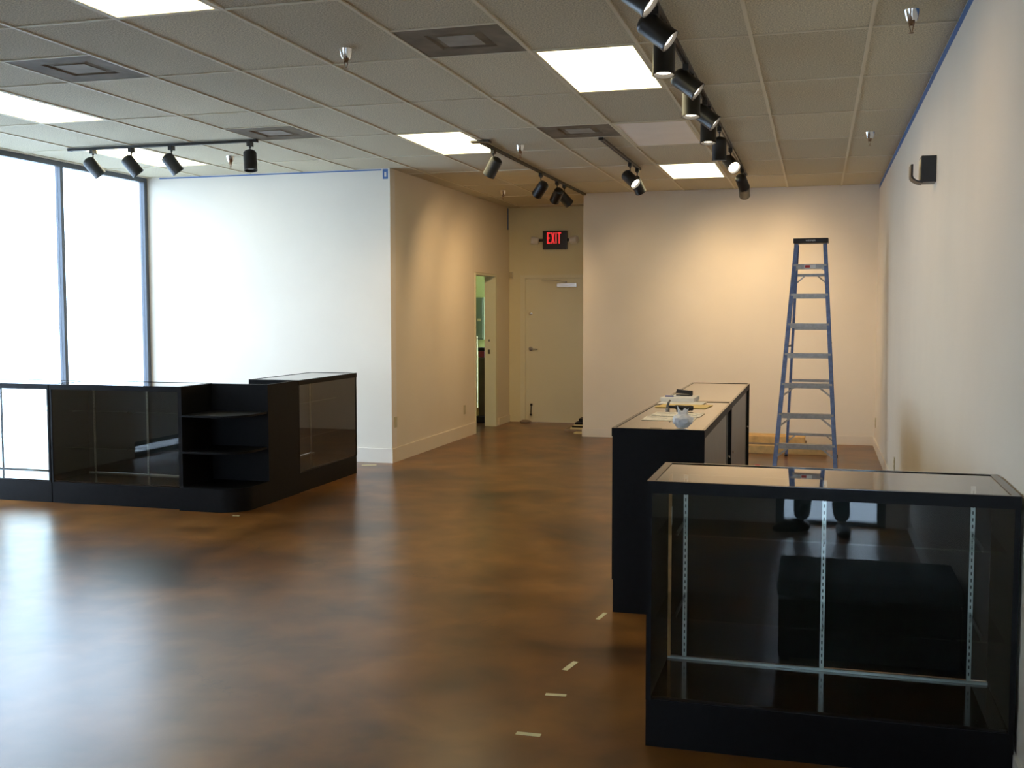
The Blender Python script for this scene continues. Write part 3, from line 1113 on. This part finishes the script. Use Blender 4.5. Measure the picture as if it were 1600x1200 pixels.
# side door opening trim
bm = bmesh.new()
box(bm, XC - 0.15, XC + 0.012, 14.14, 14.205, 0, 2.085)
box(bm, XC - 0.15, XC + 0.012, 13.235, 13.255, 0, 2.085)
box(bm, XC - 0.15, XC + 0.012, 13.255, 14.14, 2.06, 2.085)
tr = struct(obj('trim_3', bm, 'door'))
bx('strike_plate', 'steel', tr, XC - 0.10, XC - 0.07, 14.136, 14.14, 1.00, 1.06)
bx('strike_plate', 'steel', tr, XC - 0.095, XC - 0.075, 14.137, 14.14, 1.17, 1.20)

# things in the store room
ep = thing('electrical_panel', 'grey-green metal electrical panel on the store room wall', 'panel', (-4.84, 15.2, 1.17))
bx('panel_body', 'greenmetal', ep, -5.10, -4.725, 15.11, 15.2, 1.17, 1.79)
bx('panel_door', 'greenmetal', ep, -5.08, -4.745, 15.10, 15.11, 1.19, 1.77, bevel=0.003)
bx('warning_label', 'tapecream', ep, -4.82, -4.765, 15.098, 15.10, 1.44, 1.48)
v = thing('upright_vacuum', 'dark upright vacuum with red top standing inside the side doorway', 'vacuum cleaner', (-4.60, 14.62, 0))
bx('vacuum_bag', 'brownbox', v, -4.635, -4.525, 14.55, 14.70, 0.10, 0.93, bevel=0.02)
bx('vacuum_top', 'redplastic', v, -4.635, -4.545, 14.56, 14.69, 0.93, 1.02, bevel=0.01)
bx('vacuum_cap', 'rubber', v, -4.640, -4.52, 14.56, 14.70, 1.02, 1.07, bevel=0.01)
bx('vacuum_base', 'rubber', v, -4.66, -4.51, 14.50, 14.74, 0.0, 0.10, bevel=0.02)
br = thing('broom', 'yellow handled broom leaning in the side doorway', 'broom', (-4.72, 14.8, 0))
bm = bmesh.new()
rod(bm, (-4.72, 14.75, 0.18), (-4.80, 15.0, 1.22), 0.014, seg=10)
obj('broom_handle', bm, 'tapecream', br)
bx('broom_head', 'manila', br, -4.80, -4.66, 14.72, 14.79, 0.0, 0.20, bevel=0.01)
dp = thing('dustpan', 'red round floor pan inside the side doorway', 'pan', (-4.75, 14.36, 0))
bm = bmesh.new()
lathe(bm, [(0.0, 0.004), (0.09, 0.004), (0.115, 0.045), (0.122, 0.045), (0.096, 0.0), (0.0, 0.0)], (-4.75, 14.36, 0), seg=22, cap=False)
obj('pan_rim', bm, 'rubber', dp, smooth=True)
bm = bmesh.new()
lathe(bm, [(0.0, 0.030), (0.105, 0.030), (0.106, 0.034), (0.0, 0.050)], (-4.75, 14.36, 0), seg=22, cap=False)
obj('pan_inside', bm, 'redplastic', dp, smooth=True)

# stack of dark boards in the alcove
yb = 13.80
for i, (x0, z0, z1, m, lb) in enumerate((
        (-3.20, 0.0, 0.028, 'grey_and_shade', 'lowest grey board of the small stack beside the exit alcove wall'),
        (-3.13, 0.028, 0.050, 'tapecream', 'pale yellow board in the small stack beside the exit alcove wall'),
        (-3.11, 0.050, 0.068, 'black', 'thin black board between two pale boards in the alcove stack'),
        (-3.09, 0.068, 0.085, 'tapecream', 'upper pale yellow board in the alcove stack'),
        (-3.075, 0.085, 0.115, 'black', 'black board resting on the upper pale board in the alcove stack'),
        (-3.03, 0.115, 0.165, 'black', 'topmost narrow black board of the alcove stack'))):
    tag(bx('stacked_board', m, None, x0, -2.87, yb + 0.02 * i, yb + 0.42 - 0.02 * i, z0, z1, bevel=0.002), lb, 'board', 'boards stacked in the exit alcove')
tag(bx('board_offcut', 'tapecream', None, -3.02, -2.87, 13.55, 13.68, 0, 0.016, bevel=0.002),
    'short pale yellow offcut on the floor before the alcove stack', 'board', 'boards stacked in the exit alcove')
rag = bmesh.new()
bmesh.ops.create_icosphere(rag, subdivisions=2, radius=0.05)
for vv in rag.verts:
    vv.co = Vector((vv.co.x * 1.6, vv.co.y * 0.9, max(-0.012, vv.co.z * 0.5))) * (1 + 0.3 * random.random()) + Vector((-3.99, YE - 0.11, 0.016))
tag(obj('door_wedge_rag', rag, 'grey_and_shade', None), 'crumpled grey rag on the floor at the exit door hinge side', 'rag')

# ------------------------------------------------------------------ wall fittings
def outlet(label, x, y, z, nx):
    t = thing('wall_outlet', label, 'outlet', (x, y, z), 'electrical outlets')
    a, b = (x, x + 0.007 * nx)
    bx('cover_plate', 'almond', t, min(a, b), max(a, b), y - 0.035, y + 0.035, z - 0.057, z + 0.057, bevel=0.002)
    for dz in (-0.02, 0.02):
        a, b = (x + 0.007 * nx, x + 0.0095 * nx)
        bx('socket', 'almond', t, min(a, b), max(a, b), y - 0.016, y + 0.016, z + dz - 0.013, z + dz + 0.013, bevel=0.001)


outlet('almond outlet on the corridor wall near its outer corner', XC, 10.50, 0.42, 1)
outlet('almond outlet on the corridor wall near the side doorway', XC, 12.80, 0.35, 1)
outlet('almond outlet low on the right wall behind the stepladder', XR, 13.0, 0.30, -1)
outlet('almond outlet low on the right wall level with the bare-topped case', XR, 9.8, 0.26, -1)

# emergency lamp / sconce on the right wall
sc = thing('wall_sconce', 'small black wall lamp with curved shade on the right wall', 'wall lamp', (XR, 6.95, 2.42))
bx('back_box', 'blackmetal', sc, XR - 0.085, XR, 6.88, 7.02, 2.345, 2.50, bevel=0.004)
bm = bmesh.new()
n = 10
prev = None
for i in range(n + 1):
    a = i / n
    # J shaped shade: a quarter round out from under the box, then an upright plate
    if a < 0.6:
        ang = a / 0.6 * PI / 2
        x, z = XR - 0.075 - 0.055 * math.sin(ang), 2.352 + 0.035 * (1 - math.cos(ang))
    else:
        x, z = XR - 0.130, 2.387 + 0.065 * (a - 0.6) / 0.4
    cur = [bm.verts.new((x, 6.88, z)), bm.verts.new((x, 7.02, z)), bm.verts.new((x - 0.013 * min(1, a / 0.5), 7.02, z - 0.012 * max(0, 1 - a / 0.6))), bm.verts.new((x - 0.013 * min(1, a / 0.5), 6.88, z - 0.012 * max(0, 1 - a / 0.6)))]
    if prev:
        for q in range(4):
            bm.faces.new((prev[q], prev[(q + 1) % 4], cur[(q + 1) % 4], cur[q]))
    else:
        bm.faces.new(cur)
    prev = cur
bm.faces.new(list(reversed(prev)))
obj('curved_shade', bm, 'blackmetal', sc, smooth=True)
bx('reflector', 'cream_plastic', sc, XR - 0.088, XR - 0.085, 6.89, 7.01, 2.36, 2.485)

# blue masking tape
tag(bx('masking_tape', 'tapeblue', None, XR - 0.0015, XR - 0.0002, 0.5, YB - 0.02, CEIL - 0.050, CEIL - 0.002),
    'long blue masking tape along the top of the right wall', 'tape', 'blue masking tape strips')
tag(bx('masking_tape', 'tapeblue', None, XL + 0.15, XC - 0.09, YW - 0.0015, YW - 0.0002, CEIL - 0.016, CEIL - 0.004),
    'thin blue masking tape along the top of the white wall', 'tape', 'blue masking tape strips')
tag(bx('masking_tape', 'tapeblue', None, XC + 0.0002, XC + 0.0015, YE - 0.09, YE - 0.04, 2.74, CEIL - 0.006),
    'short upright blue tape strip in the corridor corner by the exit wall', 'tape', 'blue masking tape strips')
bm = bmesh.new()
xa, xb, za, zb = XC - 0.078, XC - 0.020, CEIL - 0.104, CEIL - 0.004
for a in ((xa, xa + 0.018, za, zb), (xb - 0.018, xb, za, zb), (xa + 0.018, xb - 0.018, za, za + 0.022), (xa + 0.018, xb - 0.018, zb - 0.03, zb)):
    box(bm, a[0], a[1], YW - 0.0016, YW - 0.0002, a[2], a[3])
tag(obj('masking_tape', bm, 'tapeblue', None), 'small blue tape square at the upper outer corner of the white wall', 'tape', 'blue masking tape strips')


# floor marks
def floor_tape(label, p0, p1, w_=0.026):
    c = ((p0[0] + p1[0]) / 2, (p0[1] + p1[1]) / 2)
    bm = bmesh.new()
    bar(bm, (p0[0], p0[1], 0.0007), (p1[0], p1[1], 0.0007), 0.0012, w_, (0, 0, 1))
    tag(obj('floor_tape', bm, 'tapecream', None), label, 'tape', 'cream tape marks on the floor')


floor_tape('cream tape mark on the floor level with the front of the low glass case', (-1.062, 3.79), (-0.968, 3.792))
floor_tape('cream tape mark second in line on the floor beside the low glass case', (-1.056, 4.218), (-0.970, 4.226))
floor_tape('slanted cream tape mark on the floor beyond the low glass case', (-1.048, 4.53), (-1.024, 4.655))
floor_tape('cream tape mark on the floor at the corner of the paper-strewn case', (-1.062, 5.34), (-1.045, 5.47), 0.022)
floor_tape('tiny cream tape mark on the floor before the rounded corner shelf', (-4.345, 7.35), (-4.29, 7.36), 0.015)
floor_tape('cream tape mark on the floor at the foot of the white wall corner', (-4.50, 10.16), (-4.36, 10.22), 0.06)
bm = bmesh.new()
lathe(bm, [(0.0, 0.02), (0.025, 0.016), (0.030, 0.0), (0.0, 0.0)], (-0.57, 11.18, 0.0), seg=12, cap=False)
tag(obj('paint_cap', bm, 'redplastic', None, smooth=True), 'small red cap on the floor left of the stepladder', 'cap')
bm = bmesh.new()
lathe(bm, [(0.0, 0.02), (0.02, 0.016), (0.022, 0.0), (0.0, 0.0)], (-0.61, 11.06, 0.0), seg=12, cap=False)
tag(obj('paint_cap', bm, 'rubber', None, smooth=True), 'small black cap on the floor left of the stepladder', 'cap')

# boards behind the ladder
BG = 'boards behind the stepladder'
tag(bx('wood_board', 'plank', None, -1.05, -0.12, 12.72, 13.05, 0.06, 0.135, bevel=0.004), 'tan board over a painted shadow strip below the far wall', 'board', BG)
tag(bx('wood_board', 'grey_and_shade', None, -1.10, -0.10, 12.68, 13.06, 0.0, 0.06, bevel=0.004), 'grey strip painting the shadow under the tan board below the far wall', 'board', BG)  # grey block stands in for the shadow gap beneath the tan board
tag(bx('wood_board', 'plank', None, -1.10, 0.12, 12.22, 12.34, 0.0, 0.085, bevel=0.004), 'long tan board on the floor right behind the stepladder feet', 'board', BG)

# ------------------------------------------------------------------ things on the case
Z = TOP + 0.0004


def sheet(name, m, label, cx, cy, w_, h_, rz, z0, th, cat='paper', group=None):
    bm = bmesh.new()
    box(bm, -w_ / 2, w_ / 2, -h_ / 2, h_ / 2, 0, th)
    o = obj(name, bm, m, None)
    o.location = (cx, cy, z0)
    o.rotation_euler = (0, 0, rz)
    return tag(o, label, cat, group)


sheet('printed_sheet', 'print', 'printed white sheet on the case top, lower one under the plastic bag', -0.80, 6.08, 0.29, 0.23, 0.02, Z, 0.0006, group='printed sheets on the case')
sheet('printed_sheet', 'print', 'printed white sheet on the case top beside the hammer', -0.785, 6.33, 0.29, 0.24, -0.03, Z + 0.0008, 0.0006, group='printed sheets on the case')
sheet('manila_envelope', 'manila', 'yellow manila envelope on the case behind the hammer', -0.815, 6.90, 0.32, 0.26, -0.10, Z, 0.003, 'envelope')
sheet('loose_sheet', 'paper', 'blank white sheet sticking out under the paper stack', -0.855, 7.13, 0.29, 0.23, -0.05, Z + 0.003, 0.0008)
sheet('paper_stack', 'paper', 'thick white paper stack on the case with stapler on top', -0.89, 7.30, 0.225, 0.26, -0.03, Z + 0.0042, 0.026, 'paper stack')
pn = thing('ballpoint_pen', 'blue ballpoint pen lying on the paper stack', 'pen', (-0.95, 7.27, Z + 0.0346))
bm = bmesh.new()
lathe(bm, [(0.0015, 0), (0.004, 0.012), (0.004, 0.09)], (-0.975, 7.26, Z + 0.0346), (1, 0.1, 0), 8)
obj('pen_barrel', bm, 'white', pn)
bm = bmesh.new()
lathe(bm, [(0.0048, 0.0), (0.0048, 0.055), (0.003, 0.058)], (-0.985, 7.259, Z + 0.0346), (1, 0.1, 0), 8)
obj('pen_cap', bm, 'pen', pn)
sp = thing('stapler', 'black stapler standing on the paper stack', 'stapler', (-0.87, 7.36, Z + 0.0304), None, 0.15)
bm = bmesh.new()
prism(bm, [(-0.055, -0.016), (0.055, -0.019), (0.055, 0.019), (-0.055, 0.016)], 0.0, 0.010)
obj('stapler_base', bm, 'rubber', sp, local=True, bevel=0.002)
bm = bmesh.new()
bar(bm, (-0.055, 0, 0.026), (0.048, 0, 0.018), 0.022, 0.014, (0, 1, 0))
obj('magazine', bm, 'rubber', sp, local=True, bevel=0.002)
bm = bmesh.new()
bar(bm, (-0.052, 0, 0.040), (0.054, 0, 0.028), 0.028, 0.014, (0, 1, 0))
box(bm, 0.035, 0.058, -0.017, 0.017, 0.008, 0.036)
obj('stapler_arm', bm, 'rubber', sp, local=True, bevel=0.002)

hm = thing('hammer', 'small claw hammer standing on its head on the case top', 'hammer', (-0.875, 6.56, Z), None, 0.1)
bm = bmesh.new()
lathe(bm, [(0.0125, 0.0), (0.0135, 0.004), (0.0135, 0.014), (0.009, 0.018), (0.010, 0.034), (0.0, 0.038)], (0, 0, 0), seg=14)
for s in (-1, 1):
    bar(bm, (0, s * 0.004, 0.030), (0.006, s * 0.010, 0.052), 0.014, 0.006)
    bar(bm, (0.006, s * 0.010, 0.052), (0.016, s * 0.011, 0.066), 0.010, 0.005)
obj('hammer_head', bm, 'steel', hm, local=True)
bm = bmesh.new()
lathe(bm, [(0.008, 0.0), (0.009, 0.035), (0.0135, 0.05), (0.0125, 0.10), (0.0155, 0.135), (0.013, 0.150), (0.0, 0.152)], (0.005, 0, 0.026), (1, 0.05, -0.055), 14)
obj('hammer_grip', bm, 'rubber', hm, local=True, smooth=True)

bag = bmesh.new()
bmesh.ops.create_icosphere(bag, subdivisions=4, radius=1.0)
from mathutils import noise as mn
for vv in bag.verts:
    c = vv.co.copy()
    k = 1 + 0.22 * mn.noise(c * 2.2) + 0.12 * abs(mn.noise(c * 5.0))
    zz = c.z
    r = 0.050 * k
    if zz > 0.25:
        f = (zz - 0.25) / 0.75
        r *= 1 - 0.45 * f
    x, y = c.x * r, c.y * r * 0.8
    z = 0.042 + zz * 0.042 * k
    if zz > 0.8:
        z += 0.020 * abs(c.x + 0.1) * 4 * (0.5 + 0.9 * mn.noise(c * 5))
        x *= 1.5
    vv.co = Vector((x - 0.668, y + 5.60, max(0, z) + Z))
tag(obj('plastic_bag', bag, 'plastic', None, smooth=True), 'crumpled white plastic bag at the edge of the case top', 'bag')
lb = tag(bx('case_label', 'rubber', None, -0.83, -0.77, 5.535, 5.55, Z, Z + 0.002), 'small dark strip at the front edge of the case top', 'label strip')

# unseen store room lamp, added for its greenish light
sl = thing('storeroom_fill_light', 'unseen lamp added to light the store room greenish', 'ceiling light', (-5.2, 14.2, CEIL - 0.05))
bx('fill_housing', 'white', sl, -5.30, -5.10, 13.6, 14.8, CEIL - 0.05, CEIL - 0.002)
bx('fill_diffuser', mat('green_white_fill', (0.9, 0.9, 0.8), 0.5, emit=(0.85, 1.0, 0.45), estr=5.0), sl, -5.28, -5.12, 13.62, 14.78, CEIL - 0.09, CEIL - 0.05)

# ------------------------------------------------------------------ mirrored in the front glass: low box and the photographer
lb = thing('storage_box', 'low dark padded storage box on the floor between the entrance and the low glass case', 'box', (0.23, 2.45, 0))
M['boxcloth'] = mat('dark_brown_cloth', (0.045, 0.038, 0.034), 0.8, var=0.2, vscale=20)
bx('box_body', 'boxcloth', lb, -0.15, 0.62, 2.20, 2.70, 0.02, 0.30, bevel=0.02)
bx('box_lid', 'boxcloth', lb, -0.16, 0.63, 2.19, 2.71, 0.30, 0.38, bevel=0.03)
for fx in (-0.12, 0.59):
    for fy in (2.24, 2.66):
        bx('box_foot', 'rubber', lb, fx - 0.02, fx + 0.02, fy - 0.02, fy + 0.02, 0, 0.025)


def skin_obj(name, verts, edges, m, parent, root=0, levels=2):
    """verts: list of (x, y, z, radius) in world coordinates."""
    me = bpy.data.meshes.new(name + '_source')
    me.from_pydata([v[:3] for v in verts], edges, [])
    ob = bpy.data.objects.new(name + '_source', me)
    COL.objects.link(ob)
    md = ob.modifiers.new('skin', 'SKIN')
    md.use_smooth_shade = True
    for i, sv in enumerate(me.skin_vertices[0].data):
        sv.radius = (verts[i][3], verts[i][3] if len(verts[i]) < 5 else verts[i][4])
        sv.use_root = (i == root)
    sd = ob.modifiers.new('sub', 'SUBSURF')
    sd.levels = levels
    dg = bpy.context.evaluated_depsgraph_get()
    out = bpy.data.meshes.new_from_object(ob.evaluated_get(dg))
    bpy.data.objects.remove(ob)
    out.name = name
    out.transform(Matrix.Translation(-rootloc(parent)))
    out.materials.clear()
    out.materials.append(M[m])
    for p in out.polygons:
        p.material_index = 0
        p.use_smooth = True
    o = bpy.data.objects.new(name, out)
    COL.objects.link(o)
    o.parent = parent
    return o


M['skin'] = mat('skin', (0.50, 0.30, 0.21), 0.5, var=0.06, vscale=10)
M['hair'] = mat('dark_hair', (0.03, 0.02, 0.015), 0.55, var=0.2, vscale=60)
M['denim'] = mat('dark_denim', (0.02, 0.025, 0.045), 0.8, var=0.2, vscale=60)
M['shirt'] = mat('dark_shirt', (0.035, 0.035, 0.04), 0.8, var=0.15, vscale=40)
M['shoe'] = mat('dark_shoe', (0.015, 0.013, 0.012), 0.5)
PX, PY = 0.04, -0.335
ps = thing('person', 'person in dark clothes standing at the entrance, holding a small camera', 'person', (PX, PY, 0))
V = [(PX, PY, 0.95, 0.11), (PX, PY, 1.15, 0.12), (PX, PY + 0.01, 1.33, 0.13), (PX, PY, 1.44, 0.07), (PX, PY + 0.01, 1.50, 0.055),
     (PX, PY + 0.03, 1.58, 0.085), (PX, PY + 0.03, 1.66, 0.088), (PX, PY + 0.02, 1.71, 0.05)]
Eg = [(0, 1), (1, 2), (2, 3), (3, 4), (4, 5), (5, 6), (6, 7)]
for s_ in (-1, 1):
    b0 = len(V)
    V += [(PX + s_ * 0.17, PY, 1.38, 0.055), (PX + s_ * 0.24, PY + 0.06, 1.16, 0.045), (PX + s_ * 0.15, PY + 0.20, 1.36, 0.034),
          (PX + s_ * 0.10, PY + 0.245, 1.49, 0.027), (PX + s_ * 0.085, PY + 0.255, 1.545, 0.034)]
    Eg += [(2, b0), (b0, b0 + 1), (b0 + 1, b0 + 2), (b0 + 2, b0 + 3), (b0 + 3, b0 + 4)]
    for f_ in range(4):
        z_ = 1.555 + 0.016 * f_
        y_ = PY + 0.262
        c0 = len(V)
        ln = (0.024, 0.027, 0.026, 0.021)[f_]
        V += [(PX + s_ * 0.074, y_ + 0.014, z_, 0.009), (PX + s_ * 0.069, y_ + ln, z_, 0.0085), (PX + s_ * 0.063, y_ + ln * 1.6, z_ + 0.002, 0.0075)]
        Eg += [(b0 + 4, c0), (c0, c0 + 1), (c0 + 1, c0 + 2)]
    c0 = len(V)
    V += [(PX + s_ * 0.070, PY + 0.235, 1.555, 0.010), (PX + s_ * 0.052, PY + 0.236, 1.572, 0.009)]
    Eg += [(b0 + 4, c0), (c0, c0 + 1)]
for s_, kx, ky, fx, fy in ((-1, -0.11, 0.04, -0.13, -0.02), (1, 0.12, 0.04, 0.15, 0.0)):
    b0 = len(V)
    V += [(PX + s_ * 0.095, PY, 0.88, 0.085), (PX + kx, PY + ky, 0.49, 0.058), (PX + kx * 1.1, PY + ky + 0.0, 0.33, 0.055), (PX + fx, PY + fy + 0.03, 0.09, 0.038)]
    Eg += [(0, b0), (b0, b0 + 1), (b0 + 1, b0 + 2), (b0 + 2, b0 + 3)]
body = skin_obj('body', V, Eg, 'skin', ps)
# face details: nose, ears, eyes, mouth
bm = bmesh.new()
for (x_, y_, z_, rx, ry, rz_) in ((0, 0.125, 1.60, 0.013, 0.02, 0.022), (-0.088, 0.03, 1.60, 0.010, 0.018, 0.03), (0.088, 0.03, 1.60, 0.010, 0.018, 0.03)):
    q = bmesh.new()
    bmesh.ops.create_icosphere(q, subdivisions=2, radius=1)
    q.transform(Matrix.Translation((PX + x_, PY + y_, z_)) @ Matrix.Diagonal((rx, ry, rz_, 1)))
    tmp = bpy.data.meshes.new('tmp')
    q.to_mesh(tmp)
    q.free()
    bm.from_mesh(tmp)
    bpy.data.meshes.remove(tmp)
obj('nose_and_ears', bm, 'skin', ps, smooth=True)
for s_ in (-1, 1):
    bm = bmesh.new()
    bmesh.ops.create_icosphere(bm, subdivisions=2, radius=0.013)
    bm.transform(Matrix.Translation((PX + s_ * 0.034, PY + 0.102, 1.625)))
    obj('eye', bm, 'white', ps, smooth=True)
bm = bmesh.new()
bmesh.ops.create_icosphere(bm, subdivisions=2, radius=1)
bm.transform(Matrix.Translation((PX, PY + 0.108, 1.555)) @ Matrix.Diagonal((0.025, 0.008, 0.008, 1)))
obj('mouth', bm, 'redplastic', ps, smooth=True)
bm = bmesh.new()
bmesh.ops.create_icosphere(bm, subdivisions=3, radius=1)
for v_ in bm.verts:
    c = v_.co
    if c.y > 0.35 and c.z < 0.45:
        c.y = 0.35
    c *= 1 + 0.05 * mn.noise(c * 4)
bm.transform(Matrix.Translation((PX, PY + 0.012, 1.645)) @ Matrix.Diagonal((0.102, 0.108, 0.112, 1)))
obj('hair', bm, 'hair', ps, smooth=True)
V = [(PX, PY, 1.00, 0.125), (PX, PY, 0.93, 0.125)]
Eg = [(0, 1)]
for s_, kx, ky, fx, fy in ((-1, -0.11, 0.04, -0.13, -0.02), (1, 0.12, 0.04, 0.15, 0.0)):
    b0 = len(V)
    V += [(PX + s_ * 0.095, PY, 0.84, 0.098), (PX + kx, PY + ky, 0.49, 0.072), (PX + kx * 1.1, PY + ky, 0.30, 0.07), (PX + fx, PY + fy + 0.03, 0.075, 0.062)]
    Eg += [(1, b0), (b0, b0 + 1), (b0 + 1, b0 + 2), (b0 + 2, b0 + 3)]
skin_obj('trousers', V, Eg, 'denim', ps)
V = [(PX, PY, 0.93, 0.135), (PX, PY, 1.15, 0.138), (PX, PY + 0.01, 1.33, 0.148), (PX, PY, 1.43, 0.08)]
Eg = [(0, 1), (1, 2), (2, 3)]
for s_ in (-1, 1):
    b0 = len(V)
    V += [(PX + s_ * 0.17, PY, 1.38, 0.068), (PX + s_ * 0.225, PY + 0.04, 1.22, 0.06)]
    Eg += [(2, b0), (b0, b0 + 1)]
skin_obj('shirt', V, Eg, 'shirt', ps)
for s_, x_, y_, ang in ((-1, PX - 0.13, PY - 0.0, 1.15), (1, PX + 0.15, PY + 0.02, -0.1)):
    bm = bmesh.new()
    bmesh.ops.create_icosphere(bm, subdivisions=3, radius=1)
    for v_ in bm.verts:
        c = v_.co
        c.z = max(c.z, -0.55)
        hgt = 0.062 if c.y < -0.1 else 0.062 - 0.022 * min(1, c.y + 0.1)
        v_.co = Vector((c.x * 0.050, c.y * 0.145 + 0.075, (c.z + 0.55) * hgt))
    bm.transform(Matrix.Translation((x_, y_, 0)) @ Matrix.Rotation(ang, 4, 'Z'))
    obj('shoe', bm, 'shoe', ps, smooth=True)
cm = thing('compact_camera', 'small black compact camera held by the person at the entrance', 'camera', (PX, PY + 0.29, 1.58))
bx('camera_body', 'blackmetal', cm, PX - 0.05, PX + 0.05, PY + 0.274, PY + 0.288, 1.550, 1.612, bevel=0.004)
bm = bmesh.new()
lathe(bm, [(0.022, 0.0), (0.022, 0.006), (0.018, 0.010), (0.0, 0.009)], (PX, PY + 0.288, 1.58), (0, 1, 0), 18)
obj('camera_lens', bm, 'alu', cm, smooth=True)
